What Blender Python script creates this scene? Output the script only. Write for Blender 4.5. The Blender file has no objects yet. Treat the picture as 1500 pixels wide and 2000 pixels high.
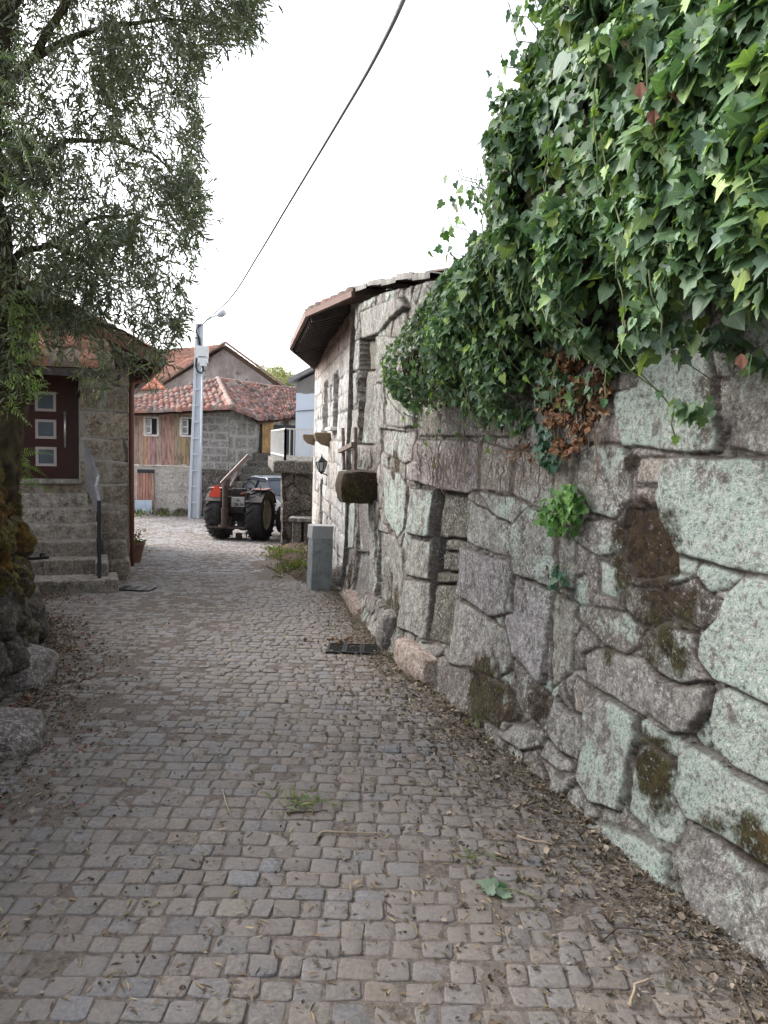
import bpy, bmesh, math, random
import numpy as np
from mathutils import Vector, Matrix
rnd = random.Random(7)
R = np.random.RandomState(11)
SC = bpy.context.scene
COL = SC.collection
rad = math.radians

# ------------------------------------------------------------------ camera, sky, sun, exposure
FPX = 1450.0                      # focal length in pixels of the 1500 x 2000 photograph
PITCH = math.atan(132 / FPX); ROLL = rad(1.7)
CAM = np.array([0.0, 0.0, 1.62])
F_ = np.array([0, math.cos(PITCH), -math.sin(PITCH)])
R0 = np.array([1.0, 0, 0]); U0 = np.array([0, math.sin(PITCH), math.cos(PITCH)])
RT = R0 * math.cos(ROLL) + U0 * -math.sin(ROLL) * -1
UP = U0 * math.cos(ROLL) - R0 * math.sin(ROLL)
cd = bpy.data.cameras.new('camera'); cam = bpy.data.objects.new('camera', cd); COL.objects.link(cam)
cd.sensor_fit = 'VERTICAL'; cd.sensor_height = 24.0; cd.lens = 24.0 * FPX / 2000
cd.clip_start = 0.05; cd.clip_end = 2000
M3 = Matrix((tuple(RT), tuple(UP), tuple(-F_))).transposed()
cam.matrix_world = Matrix.Translation(Vector(CAM)) @ M3.to_4x4()
SC.camera = cam

SUN_EL, SUN_AZ = rad(36), rad(-62)     # azimuth clockwise from +Y (north)
W = bpy.data.worlds.new("World"); SC.world = W; W.use_nodes = True
nt = W.node_tree; nt.nodes.clear()
sky = nt.nodes.new('ShaderNodeTexSky'); sky.sky_type = 'NISHITA'; sky.sun_disc = False
sky.sun_elevation = SUN_EL; sky.sun_rotation = SUN_AZ; sky.air_density = 1.0; sky.dust_density = 4.0; sky.ozone_density = 1.0
hs = nt.nodes.new('ShaderNodeHueSaturation'); hs.inputs['Saturation'].default_value = 0.30; hs.inputs['Value'].default_value = 1.0
bg = nt.nodes.new('ShaderNodeBackground'); bg.inputs['Strength'].default_value = 0.15
wo = nt.nodes.new('ShaderNodeOutputWorld')
nt.links.new(sky.outputs[0], hs.inputs['Color']); nt.links.new(hs.outputs[0], bg.inputs[0]); nt.links.new(bg.outputs[0], wo.inputs[0])
sd = bpy.data.lights.new('sun', 'SUN'); sd.energy = 0.55; sd.angle = rad(28); sd.color = (1.0, 0.96, 0.92)
so = bpy.data.objects.new('sun', sd); COL.objects.link(so)
sdir = Vector((math.sin(SUN_AZ) * math.cos(SUN_EL), math.cos(SUN_AZ) * math.cos(SUN_EL), math.sin(SUN_EL)))
so.rotation_euler = sdir.to_track_quat('Z', 'Y').to_euler()
so.location = (0, 0, 30)
SC.view_settings.view_transform = 'Standard'; SC.view_settings.look = 'None'
SC.view_settings.exposure = 1.80; SC.view_settings.gamma = 1.0
SC.view_settings.use_curve_mapping = False

# ------------------------------------------------------------------ geometry of the place
_gy = np.linspace(-60, 300, 3601)
_gz = np.interp(_gy, [-60, -10, 0, 3, 6, 9.2, 14, 19, 24, 28, 60, 300], [.9, .15, 0, 0, -.09, -.25, -.6, -.92, -1.1, -1.2, -1.3, -1.3])
_k = np.exp(-np.linspace(-2, 2, 31) ** 2); _k /= _k.sum()
_gz2 = np.convolve(np.pad(_gz, 15, mode='edge'), _k, mode='valid')
def gz(y): return float(np.interp(y, _gy, _gz2))
def gza(y): return np.interp(y, _gy, _gz2)
def gb(x, y): return .014 * fbm(np.asarray(x) * 1.1, np.asarray(y) * 1.1, 91, 3)
def ray(px, py): return F_ + (px - 750) / FPX * RT - (py - 1000) / FPX * UP
def at(px, py, D):
    d = ray(px, py); return CAM + d * (D / d[1])
def V(px, py, D): return Vector(at(px, py, D))
def G(px, py, dz=0.0):
    d = ray(px, py); D = 5.0
    for _ in range(60):
        h = CAM[2] - gz(D) - dz; Dn = h / (-d[2] / d[1]); D = 0.5 * D + 0.5 * Dn
    return CAM + d * (D / d[1])
def hsh(a): return a - np.floor(a)
def vn(x, y, seed=0):
    x = np.asarray(x, float); y = np.asarray(y, float)
    xi = np.floor(x); yi = np.floor(y); xf = x - xi; yf = y - yi
    def h(i, j): return hsh(np.sin(i * 127.1 + j * 311.7 + seed * 74.7) * 43758.5453)
    u = xf * xf * (3 - 2 * xf); v = yf * yf * (3 - 2 * yf)
    return (h(xi, yi) * (1 - u) + h(xi + 1, yi) * u) * (1 - v) + (h(xi, yi + 1) * (1 - u) + h(xi + 1, yi + 1) * u) * v
def fbm(x, y, seed=0, o=4):
    s = 0; a = 1; t = 0
    for k in range(o):
        s = s + a * vn(x * 2 ** k, y * 2 ** k, seed + k * 13); t += a; a *= 0.5
    return s / t - 0.5
def sstep(a, b, x):
    t = np.clip((x - a) / (b - a), 0, 1); return t * t * (3 - 2 * t)

# ------------------------------------------------------------------ object helpers
def tag(o, label=None, cat=None, group=None, kind=None):
    if label: o['label'] = label
    if cat: o['category'] = cat
    if group: o['group'] = group
    if kind: o['kind'] = kind
    return o
def empty(name, loc=(0, 0, 0), rz=0.0):
    o = bpy.data.objects.new(name, None); COL.objects.link(o); o.location = loc; o.rotation_euler = (0, 0, rz)
    o.empty_display_size = 0.1; return o
def link(name, me, mat=None, parent=None, smooth=False):
    o = bpy.data.objects.new(name, me); COL.objects.link(o)
    if mat is not None:
        for m in (mat if isinstance(mat, (list, tuple)) else [mat]): me.materials.append(m)
    if smooth: me.polygons.foreach_set('use_smooth', [True] * len(me.polygons))
    if parent is not None:
        o.parent = parent
        if not getattr(parent, '_loc', False): pass
    return o
def childify(o, parent):
    """parent o (built in world space) keeping its place"""
    o.parent = parent
    m = Matrix.Translation(parent.location) @ parent.rotation_euler.to_matrix().to_4x4()
    if parent.parent is not None:
        pp = parent.parent; m = Matrix.Translation(pp.location) @ pp.rotation_euler.to_matrix().to_4x4() @ m
    o.matrix_parent_inverse = m.inverted()
def npmesh(name, verts, faces_quads=None, tris=None, attrs=None, loops=None):
    me = bpy.data.meshes.new(name)
    v = np.asarray(verts, np.float32)
    nq = 0 if faces_quads is None else len(faces_quads); ntr = 0 if tris is None else len(tris)
    me.vertices.add(len(v)); me.vertices.foreach_set('co', v.ravel())
    li = []
    if nq: li.append(np.asarray(faces_quads, np.int32).ravel())
    if ntr: li.append(np.asarray(tris, np.int32).ravel())
    li = np.concatenate(li); me.loops.add(len(li)); me.loops.foreach_set('vertex_index', li)
    ls = np.concatenate([np.arange(nq) * 4, nq * 4 + np.arange(ntr) * 3]).astype(np.int32)
    me.polygons.add(nq + ntr); me.polygons.foreach_set('loop_start', ls)
    me.update(calc_edges=True); me.validate()
    if attrs:
        for k, a in attrs.items():
            at_ = me.attributes.new(k, 'FLOAT_COLOR', 'POINT')
            a4 = np.ones((len(v), 4), np.float32); a4[:, :a.shape[1]] = a
            at_.data.foreach_set('color', a4.ravel())
    return me
class MB:
    """collects shapes into one mesh"""
    def __init__(s): s.v = []; s.f = []; s.c = []; s.cc = (1, 1, 1)
    def add(s, vs, fs):
        b = len(s.v); s.v += [tuple(v) for v in vs]; s.f += [tuple(b + i for i in f) for f in fs]; s.c += [s.cc] * len(vs)
    def box(s, c, d, rz=0.0, M=None, j=0.0):
        x, y, z = d[0] / 2, d[1] / 2, d[2] / 2
        vs = [Vector((sx * x, sy * y, sz * z)) for sz in (-1, 1) for sy in (-1, 1) for sx in (-1, 1)]
        if j: vs = [v + Vector((rnd.uniform(-j, j), rnd.uniform(-j, j), rnd.uniform(-j, j))) for v in vs]
        m = M if M is not None else Matrix.Rotation(rz, 3, 'Z')
        vs = [m @ v + Vector(c) for v in vs]
        s.add(vs, [(0, 2, 3, 1), (4, 5, 7, 6), (0, 1, 5, 4), (2, 6, 7, 3), (0, 4, 6, 2), (1, 3, 7, 5)])
    def beam(s, a, b, w, h, up=(0, 0, 1)):
        a = Vector(a); b = Vector(b); d = b - a; L = d.length
        if L < 1e-6: return
        d.normalize(); upv = Vector(up); x = d.cross(upv)
        if x.length < 1e-4: x = d.cross(Vector((1, 0, 0)))
        x.normalize(); z = x.cross(d).normalized()
        m = Matrix((x, d, z)).transposed()
        s.box((a + b) / 2, (w, L, h), M=m)
    def tube(s, pts, r, n=8, caps=True):
        pts = [Vector(p) for p in pts]; k = len(pts); rr = r if isinstance(r, (list, tuple)) else [r] * k
        b = len(s.v); prev = None; vs = []
        for i, p in enumerate(pts):
            t = (pts[min(i + 1, k - 1)] - pts[max(i - 1, 0)]).normalized()
            if prev is None:
                a = t.cross(Vector((0, 0, 1)));
                if a.length < 1e-3: a = t.cross(Vector((1, 0, 0)))
                a.normalize()
            else:
                a = (prev - t * prev.dot(t)).normalized()
            prev = a; c = t.cross(a)
            for q in range(n):
                th = 2 * math.pi * q / n
                vs.append(p + (a * math.cos(th) + c * math.sin(th)) * rr[i])
        fs = []
        for i in range(k - 1):
            for q in range(n):
                fs.append((i * n + q, i * n + (q + 1) % n, (i + 1) * n + (q + 1) % n, (i + 1) * n + q))
        if caps:
            fs.append(tuple(range(n))[::-1]); fs.append(tuple((k - 1) * n + q for q in range(n)))
        s.add(vs, fs)
    def cyl(s, a, b, r, n=16): s.tube([a, b], r, n)
    def lathe(s, prof, n=24, M=None):
        """prof: (r, z) list; around local Z, M 4x4"""
        vs = []; fs = []; k = len(prof)
        for i, (r, z) in enumerate(prof):
            for q in range(n):
                th = 2 * math.pi * q / n; v = Vector((r * math.cos(th), r * math.sin(th), z)); vs.append(M @ v if M else v)
        for i in range(k - 1):
            for q in range(n): fs.append((i * n + q, i * n + (q + 1) % n, (i + 1) * n + (q + 1) % n, (i + 1) * n + q))
        s.add(vs, fs)
    def prism(s, pts, vec):
        n = len(pts); vec = Vector(vec); a = [Vector(p) for p in pts]; b = [p + vec for p in a]
        s.add(a + b, [tuple(range(n))[::-1], tuple(range(n, 2 * n))] + [(i, (i + 1) % n, n + (i + 1) % n, n + i) for i in range(n)])
    def build(s, name, mat, parent=None, smooth=False, bevel=0.0, local=False, sub=0, colattr=False):
        me = bpy.data.meshes.new(name); me.from_pydata(s.v, [], s.f); me.update()
        if colattr:
            a = me.attributes.new('Col', 'FLOAT_COLOR', 'POINT')
            a.data.foreach_set('color', [q for c in s.c for q in (*c, 1.0)])
        bm = bmesh.new(); bm.from_mesh(me); bmesh.ops.recalc_face_normals(bm, faces=bm.faces); bm.to_mesh(me); bm.free()
        o = bpy.data.objects.new(name, me); COL.objects.link(o)
        for m in (mat if isinstance(mat, (list, tuple)) else [mat]): me.materials.append(m)
        if smooth: me.polygons.foreach_set('use_smooth', [True] * len(me.polygons))
        if bevel:
            b = o.modifiers.new('bevel', 'BEVEL'); b.width = bevel; b.segments = 2; b.limit_method = 'ANGLE'; b.angle_limit = rad(35)
        if sub:
            b = o.modifiers.new('sub', 'SUBSURF'); b.levels = sub; b.render_levels = sub
        if parent is not None:
            if local: o.parent = parent
            else: childify(o, parent)
        return o

# ------------------------------------------------------------------ materials
class NT:
    def __init__(s, name):
        s.m = bpy.data.materials.new(name); s.m.use_nodes = True; s.t = s.m.node_tree; s.N = s.t.nodes; s.N.clear()
        s.out = s.N.new('ShaderNodeOutputMaterial'); s.b = s.N.new('ShaderNodeBsdfPrincipled'); s.L(s.b.outputs[0], s.out.inputs[0])
        s.tc = s.N.new('ShaderNodeTexCoord'); s.co = s.tc.outputs['Object']
    def L(s, a, b): s.t.links.new(a, b)
    def val(s, sock, v):
        if isinstance(v, bpy.types.NodeSocket): s.L(v, sock)
        elif v is not None:
            try: sock.default_value = v
            except Exception: sock.default_value = (*v, 1.0)
    def scale(s, sx, sy, sz):
        n = s.N.new('ShaderNodeMapping'); s.L(s.co, n.inputs[0]); n.inputs['Scale'].default_value = (sx, sy, sz); return n.outputs[0]
    def noise(s, sc, det=3, rough=0.55, co=None, dist=0.0, out=0):
        n = s.N.new('ShaderNodeTexNoise'); s.L(co or s.co, n.inputs['Vector']); n.inputs['Scale'].default_value = sc
        n.inputs['Detail'].default_value = det; n.inputs['Roughness'].default_value = rough; n.inputs['Distortion'].default_value = dist
        return n.outputs[out]
    def vor(s, sc, out='Color', co=None, feat='F1', rnd_=1.0):
        n = s.N.new('ShaderNodeTexVoronoi'); s.L(co or s.co, n.inputs['Vector']); n.inputs['Scale'].default_value = sc; n.feature = feat
        n.inputs['Randomness'].default_value = rnd_
        return n.outputs[out]
    def ramp(s, x, lo, hi):
        n = s.N.new('ShaderNodeMapRange'); n.interpolation_type = 'SMOOTHSTEP'
        s.val(n.inputs[0], x); s.val(n.inputs[1], lo); s.val(n.inputs[2], hi); return n.outputs[0]
    def math(s, op, a, b=None, c=None):
        n = s.N.new('ShaderNodeMath'); n.operation = op; s.val(n.inputs[0], a)
        if b is not None: s.val(n.inputs[1], b)
        if c is not None: s.val(n.inputs[2], c)
        return n.outputs[0]
    def mix(s, f, a, b, mode='MIX'):
        n = s.N.new('ShaderNodeMix'); n.data_type = 'RGBA'; n.blend_type = mode
        s.val(n.inputs[0], f)
        for i, v in ((6, a), (7, b)):
            if isinstance(v, bpy.types.NodeSocket): s.L(v, n.inputs[i])
            elif isinstance(v, (int, float)): n.inputs[i].default_value = (v, v, v, 1)
            else: n.inputs[i].default_value = (*v, 1.0)
        return n.outputs[2]
    def attr(s, name):
        n = s.N.new('ShaderNodeAttribute'); n.attribute_name = name; return n.outputs['Color']
    def sep(s, c):
        n = s.N.new('ShaderNodeSeparateColor'); s.L(c, n.inputs[0]); return n.outputs
    def bump(s, h, st=0.5, dist=0.02):
        n = s.N.new('ShaderNodeBump'); n.inputs['Strength'].default_value = st; n.inputs['Distance'].default_value = dist
        s.L(h, n.inputs['Height']); s.L(n.outputs[0], s.b.inputs['Normal']); return n
    def set(s, col=None, rough=None, metal=None, spec=None, **k):
        if col is not None: s.val(s.b.inputs['Base Color'], col if isinstance(col, bpy.types.NodeSocket) else (*col, 1.0))
        if rough is not None: s.val(s.b.inputs['Roughness'], rough)
        if metal is not None: s.val(s.b.inputs['Metallic'], metal)
        if spec is not None: s.val(s.b.inputs['Specular IOR Level'], spec)
        for a, v in k.items(): s.val(s.b.inputs[a.replace('_', ' ')], v)
        return s.m
def simple(name, col, rough=0.6, metal=0.0, var=0.15, sc=6.0, bump=0.0, spec=0.5, dirt=0.0, dirtcol=(.12, .09, .07)):
    n = NT(name); f = n.noise(sc, 5)
    c = n.mix(n.ramp(f, .3, .7), tuple(x * (1 - var) for x in col), tuple(min(1, x * (1 + var)) for x in col))
    if dirt: c = n.mix(n.math('MULTIPLY', n.ramp(n.noise(sc * 2.3, 6, .65), .45, .75), dirt), c, dirtcol)
    if bump: n.bump(n.noise(sc * 8, 4), bump, .01)
    return n.set(c, rough, metal, spec)
def granite(name, grain=85.0, gc=1.0, lichcol=(.36, .49, .415), bump=.6, lich_scale=7.0, jcol=None, moss2=False):
    """attributes Col (stone colour), Aux (lichen, moss, joint)"""
    n = NT(name); col = n.attr('Col'); ax = n.sep(n.attr('Aux')); 
    cell = n.sep(n.vor(grain * 1.5))[0]; gm = n.ramp(n.noise(3.3, 5, .7), .35, .65)
    fine = n.noise(grain * 1.3, 4, .75); mid = n.noise(14, 5, .65); big = n.noise(2.6, 4, .6)
    c = n.mix(n.ramp(mid, .32, .68), n.mix(1, col, (.55, .52, .50), 'MULTIPLY'), n.mix(1, col, (1.38, 1.34, 1.31), 'MULTIPLY'))
    c = n.mix(n.math('MULTIPLY', n.ramp(big, .45, .65), .45), c, n.mix(1, col, (1.10, 1.13, 1.06), 'MULTIPLY'))
    streak = n.ramp(n.noise(1.0, 6, .7, co=n.scale(11, 11, 1.6)), .52, .66)
    c = n.mix(n.math('MULTIPLY', streak, .45), c, (.075, .068, .062))
    # lichen
    lf = n.math('ADD', n.math('ADD', n.noise(lich_scale, 7, .68), n.math('MULTIPLY', n.noise(2.1, 2), .35)), n.math('MULTIPLY', ax[0], .62))
    lm = n.ramp(lf, .98, 1.10)
    c = n.mix(n.math('MULTIPLY', n.math('MULTIPLY', lm, n.ramp(n.noise(32, 6, .75), .36, .48)), .88), c, n.mix(n.noise(5, 4), lichcol, (.43, .47, .43)))
    # dark crust
    dk = n.math('ADD', n.noise(11, 9, .78), n.math('MULTIPLY', n.noise(1.7, 3), .45))
    dkm = n.math('MULTIPLY', n.ramp(dk, .74, .90), n.math('SUBTRACT', 1.0, n.math('MULTIPLY', lm, .55)))
    c = n.mix(n.math('MULTIPLY', dkm, .8), c, (.055, .05, .045))
    # grains of quartz, feldspar and mica, clumped into flakes
    fl = n.noise(grain * .62, 4, .82); fl2 = n.noise(grain * 1.5, 2, .7)
    amt = n.math('MULTIPLY', n.math('ADD', .35, n.math('MULTIPLY', gm, .65)), gc)
    c = n.mix(n.math('MULTIPLY', n.ramp(fl, .535, .60), n.math('MULTIPLY', amt, .78)), c, (.62, .60, .585))
    c = n.mix(n.math('MULTIPLY', n.ramp(fl, .455, .40), n.math('MULTIPLY', gc, .62)), c, (.06, .053, .05))
    c = n.mix(n.math('MULTIPLY', n.ramp(fl2, .58, .70), .45 * gc), c, (.07, .063, .06))
    # moss
    mf = n.math('ADD', n.noise(9, 8, .72), n.math('MULTIPLY', ax[1], .8)); mm = n.math('MULTIPLY', n.ramp(mf, .92, 1.12), n.ramp(n.noise(45, 5, .8), .36, .46))
    mcol = n.mix(n.ramp(n.noise(22, 7, .75), .35, .7), (.018, .011, .006), n.mix(n.ramp(n.noise(1.3, 2), .5, .58), (.075, .048, .024), (.075, .070, .022))); mcol = n.mix(n.math('MULTIPLY', n.ramp(n.noise(6, 5, .7), .5, .7), .6), mcol, (.10, .060, .022))
    if moss2: mcol = n.mix(n.ramp(n.noise(7, 9, .8), .36, .60), (.035, .024, .009), n.mix(n.ramp(n.noise(2.5, 4), .4, .6), (.30, .17, .035), (.24, .23, .045)))
    c = n.mix(mm, c, mcol)
    c = n.mix(n.math('MULTIPLY', ax[2], .8), c, n.mix(n.noise(40, 4), *(jcol or ((.035, .027, .022), (.13, .105, .085)))))
    n.bump(n.math('ADD', n.math('MULTIPLY', fine, .8), n.math('ADD', n.math('MULTIPLY', mm, 1.5), n.math('MULTIPLY', n.noise(34, 6, .75), 1.8))), bump * 1.25, .016)
    return n.set(c, n.mix(fine, .7, .95), 0, .25)
MAT = {}
MAT['granite'] = granite('weathered_granite')
MAT['granite_pale'] = granite('pale_dressed_granite', 60, .45, (.5, .52, .5), .4)
MAT['granite_far'] = granite('far_granite', 38, .8, (.33, .37, .33), .5, jcol=((.30, .28, .25), (.50, .47, .43)))
MAT['granite_dark'] = granite('dark_rubble', 38, .7, (.33, .37, .33), .6)
MAT['granite_moss'] = granite('mossy_boulders', 70, .7, (.30, .34, .28), 1.0, moss2=True)
MAT['granite_mid'] = granite('yellow_granite', 60, .7, (.36, .37, .33), .6, jcol=((.34, .31, .28), (.46, .43, .39)))

# setts: Col is the colour of each sett
n = NT('cobble_setts'); col = n.attr('Col')
f1 = n.noise(60, 5, .7); f2 = n.noise(7, 4); f3 = n.noise(.55, 4, .6); f4 = n.noise(120, 4, .8)
c = n.mix(n.ramp(f1, .3, .72), n.mix(1, col, .66, 'MULTIPLY'), n.mix(1, col, 1.3, 'MULTIPLY'))
dust = n.ramp(n.math('ADD', n.math('MULTIPLY', f2, .45), n.math('MULTIPLY', f3, .75)), .50, .68)
c = n.mix(n.math('MULTIPLY', dust, .60), c, (.205, .178, .157))
c = n.mix(n.math('MULTIPLY', n.ramp(f4, .60, .70), .5), c, (.05, .045, .04))
c = n.mix(n.math('MULTIPLY', n.ramp(n.vor(140, 'Distance'), .16, .08), .35), c, (.45, .43, .42))
n.bump(n.math('ADD', n.math('MULTIPLY', f1, 1.2), f4), .55, .006)
MAT['sett'] = n.set(c, n.mix(f1, .55, .85), 0, .35)
n = NT('joint_soil'); f = n.noise(45, 6, .7)
c = n.mix(n.ramp(f, .3, .7), (.095, .079, .068), (.185, .158, .14)); c = n.mix(n.ramp(n.noise(150, 3), .6, .68), c, (.24, .21, .185))
n.bump(f, .8, .01); MAT['soil'] = n.set(c, .95, 0, .1)
n = NT('earth'); f = n.noise(9, 8, .7)
c = n.mix(n.ramp(f, .35, .65), (.045, .034, .025), (.13, .095, .07)); n.bump(n.noise(18, 8, .75), 1.0, .06); MAT['earth'] = n.set(c, .95, 0, .1)
n = NT('mortar_pale'); f = n.noise(20, 6, .7)
MAT['mortar'] = n.set(n.mix(f, (.30, .28, .25), (.46, .44, .41)), .9)
# ------------------------------------------------------------------ stone walls as carved relief
class Curve:
    def __init__(s, pts, smooth=0.5, ds=0.01):
        p = np.array(pts, float); seg = np.hypot(*(p[1:] - p[:-1]).T); a = np.r_[0, seg.cumsum()]; s.L = a[-1]
        t = np.linspace(0, s.L, max(3, int(s.L / ds))); x = np.interp(t, a, p[:, 0]); y = np.interp(t, a, p[:, 1])
        if smooth > 0:
            k = int(smooth / ds) | 1; w = np.hanning(k + 2)[1:-1]; w /= w.sum(); h = k // 2
            def sm(q):
                pad = np.r_[2 * q[0] - q[h:0:-1], q, 2 * q[-1] - q[-2:-h - 2:-1]]; return np.convolve(pad, w, 'valid')
            x, y = sm(x), sm(y)
        s.t = np.r_[0, np.hypot(np.diff(x), np.diff(y)).cumsum()]; s.x, s.y = x, y; s.L = s.t[-1]
        s.tx = np.gradient(x, s.t); s.ty = np.gradient(y, s.t)
        s.ang = np.arctan2(x - 0, y - 0)
    def P(s, t): return np.interp(t, s.t, s.x), np.interp(t, s.t, s.y)
    def T(s, t):
        a = np.interp(t, s.t, s.tx); b = np.interp(t, s.t, s.ty); l = np.hypot(a, b); return a / l, b / l
    def sz(s, px, py):
        """pixel -> (arc length, height) where its ray meets the wall sheet"""
        d = ray(px, py); a = math.atan2(d[0], d[1])
        o = np.argsort(s.ang); t = float(np.interp(a, s.ang[o], s.t[o])); x, y = s.P(t)
        D = math.hypot(x, y); return t, CAM[2] + d[2] / math.hypot(d[0], d[1]) * D
    def s_at_px(s, px, py=1000): return s.sz(px, py)[0]
def inpoly(P, X, Y):
    ins = np.zeros(X.shape, bool); n = len(P); dist = np.full(X.shape, 1e9)
    for i in range(n):
        x1, y1 = P[i]; x2, y2 = P[(i + 1) % n]
        c = ((y1 > Y) != (y2 > Y)) & (X < (x2 - x1) * (Y - y1) / ((y2 - y1) if y2 != y1 else 1e-9) + x1)
        ins ^= c
        dx, dy = x2 - x1, y2 - y1; L2 = dx * dx + dy * dy + 1e-12
        t = np.clip(((X - x1) * dx + (Y - y1) * dy) / L2, 0, 1)
        dist = np.minimum(dist, np.hypot(X - x1 - t * dx, Y - y1 - t * dy))
    return ins, dist
def courses(s0, s1, z0, z1, h=.3, w=.55, seed=1, jh=.3, jw=.45):
    r = random.Random(seed); out = []; z = z0
    while z < z1:
        hh = h * (1 + r.uniform(-jh, jh)); s = s0 - r.uniform(0, w)
        while s < s1:
            ww = w * (1 + r.uniform(-jw, jw)); j = lambda: r.uniform(-.012, .012)
            out.append(([(s + j(), z + j()), (s + ww + j(), z + j()), (s + ww + j(), z + hh + j()), (s + j(), z + hh + j())], {})); s += ww
        z += hh
    return out
def stonewall(name, cv, zbot, ztop, s0, s1, res, polys, out_sign=1.0, cell=.22, asp=1.35, thick=.45, mat='granite', lean=None,
              base=((.30, .28, .265), (.20, .185, .175)), lich=(0, .4), moss=(0, .15), seed=1, er=.03, jd=.035, bulge=.03, rough=.014,
              warp=.02, jw=.008, joint=1.0, mod=None, parent=None, relief=.02, mossy=None, tint=None, kindname=None, warpf=5.0):
    n = max(2, int((s1 - s0) / res)) + 1; S1 = np.linspace(s0, s1, n); zb = np.array([zbot(a) for a in S1]); zt = np.array([ztop(a) for a in S1])
    m = max(2, int((zt - zb).max() / res)) + 1; T1 = np.linspace(0, 1, m)
    S = np.repeat(S1[:, None], m, 1); Z = zb[:, None] + (zt - zb)[:, None] * T1[None, :]
    Sw = S + warp * 2 * fbm(S * warpf, Z * warpf, seed + 5, 4); Zw = Z + warp * 2 * fbm(S * warpf, Z * warpf, seed + 9, 4)
    d = np.zeros(S.shape); dep = np.zeros(S.shape); idh = np.zeros(S.shape); done = np.zeros(S.shape, bool)
    aux = np.zeros(S.shape + (3,)); col = np.zeros(S.shape + (3,)); c0 = np.array(base[0]); c1 = np.array(base[1])
    near = np.full(S.shape, 1e9); r = random.Random(seed)
    gx = np.zeros(S.shape); gy = np.zeros(S.shape)
    for P, o in polys:
        P = np.array(P); lo = P.min(0) - .08; hi = P.max(0) + .08
        mk = np.argwhere((Sw >= lo[0]) & (Sw <= hi[0]) & (Zw >= lo[1]) & (Zw <= hi[1]))
        if len(mk) == 0: continue
        ii, jj = mk[:, 0], mk[:, 1]
        ins, dd = inpoly(P, Sw[ii, jj], Zw[ii, jj])
        near[ii, jj] = np.minimum(near[ii, jj], dd)
        q = ins & ~done[ii, jj]; a, b = ii[q], jj[q]
        if len(a) == 0: continue
        done[a, b] = True; d[a, b] = dd[q]; dep[a, b] = o.get('d', 0.0) * (.5 if o.get('d', 0) > 0 else 1) + r.uniform(-relief, relief)
        cx, cz = P.mean(0); tx, tz = r.uniform(-.06, .06), r.uniform(-.06, .06)
        dep[a, b] += (S[a, b] - cx) * tx + (Z[a, b] - cz) * tz
        f = r.random(); cc = o['c'] if 'c' in o else c0 * f + c1 * (1 - f); cc = np.array(cc) * r.uniform(.9, 1.1)
        col[a, b] = cc; aux[a, b, 0] = (o.get('l', r.uniform(*lich)) * .78 + (.16 if o.get('l', 0) >= 0 else 0)) if seed == 3 else o.get('l', r.uniform(*lich)); aux[a, b, 1] = o.get('m', r.uniform(*moss)); idh[a, b] = r.random()
    d = np.where(done, np.minimum(d, near), d)
    # filler rubble
    q = ~done
    if q.any():
        x = Sw[q] / (cell * asp); y = Zw[q] / cell; xi = np.floor(x); yi = np.floor(y); F1 = np.full(x.shape, 9.); F2 = np.full(x.shape, 9.); ID = np.zeros(x.shape)
        for di in (-1, 0, 1, 2):
            for dj in (-1, 0, 1):
                a = xi + di; b = yi + dj; h1 = hsh(np.sin(a * 12.9898 + b * 78.233 + seed) * 43758.5453); h2 = hsh(np.sin(a * 39.346 + b * 11.135 + seed * 2) * 24634.6345)
                ddx = (a + .12 + .76 * h1 + .5 * (np.mod(b, 2)) - .25 - x) * asp; ddy = b + .12 + .76 * h2 - y; dd = np.hypot(ddx, ddy)
                nn = dd < F1; F2 = np.where(nn, F1, np.minimum(F2, dd)); ID = np.where(nn, hsh(h1 * 7.31 + h2 * 3.77), ID); F1 = np.where(nn, dd, F1)
        d[q] = np.minimum((F2 - F1) * .5 * cell, near[q] * 1.0)
        dep[q] = (ID - .5) * 2 * relief * 1.5; idh[q] = ID; f = hsh(ID * 17.3)[:, None]; col[q] = (c0 * f + c1 * (1 - f)) * (.85 + .3 * hsh(ID * 5.1))[:, None]
        aux[q, 0] = lich[0] + (lich[1] - lich[0]) * hsh(ID * 9.7); aux[q, 1] = moss[0] + (moss[1] - moss[0]) * hsh(ID * 3.3)
    prof = 1 - np.clip(d / er, 0, 1); prof = 1 - prof ** 2.2
    O = dep + jd * (prof - 1) + bulge * (1 - np.exp(-d / (er * 2.5))) + rough * 2 * fbm(S * 9, Z * 9, seed + 30, 5) + rough * 1.4 * fbm(S * 2.3, Z * 2.3, seed + 60, 3) + rough * .5 * fbm(S * 28, Z * 28, seed + 80, 3)
    aux[..., 2] = (1 - sstep(jw * .5, jw * 2.2, d + .006 * fbm(S * 30, Z * 30, seed, 2))) * joint
    if seed == 3: aux[..., 0] = np.clip(aux[..., 0] * .72 + .55 * fbm(S * 2.6, Z * 2.6, 55, 4) + .16, -.2, 1.0)
    if mossy is not None: aux[..., 1] = np.maximum(aux[..., 1], mossy(S, Z))
    if tint is not None: col = tint(S, Z, col)
    if mod is not None: O = O + mod(S, Z)
    if lean is not None: O = O + lean(S, Z)
    X, Y = cv.P(S); TX, TY = cv.T(S); NX, NY = -TY * out_sign, TX * out_sign
    VX = X + NX * O; VY = Y + NY * O
    verts = np.stack([VX, VY, Z], -1).reshape(-1, 3)
    idx = np.arange(n * m).reshape(n, m); a = idx[:-1, :-1].ravel(); b = idx[1:, :-1].ravel(); c = idx[1:, 1:].ravel(); e = idx[:-1, 1:].ravel()
    quads = np.stack([a, b, c, e], 1) if out_sign < 0 else np.stack([a, e, c, b], 1)
    # back, top and ends
    nb = len(verts); bk = []
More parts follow.
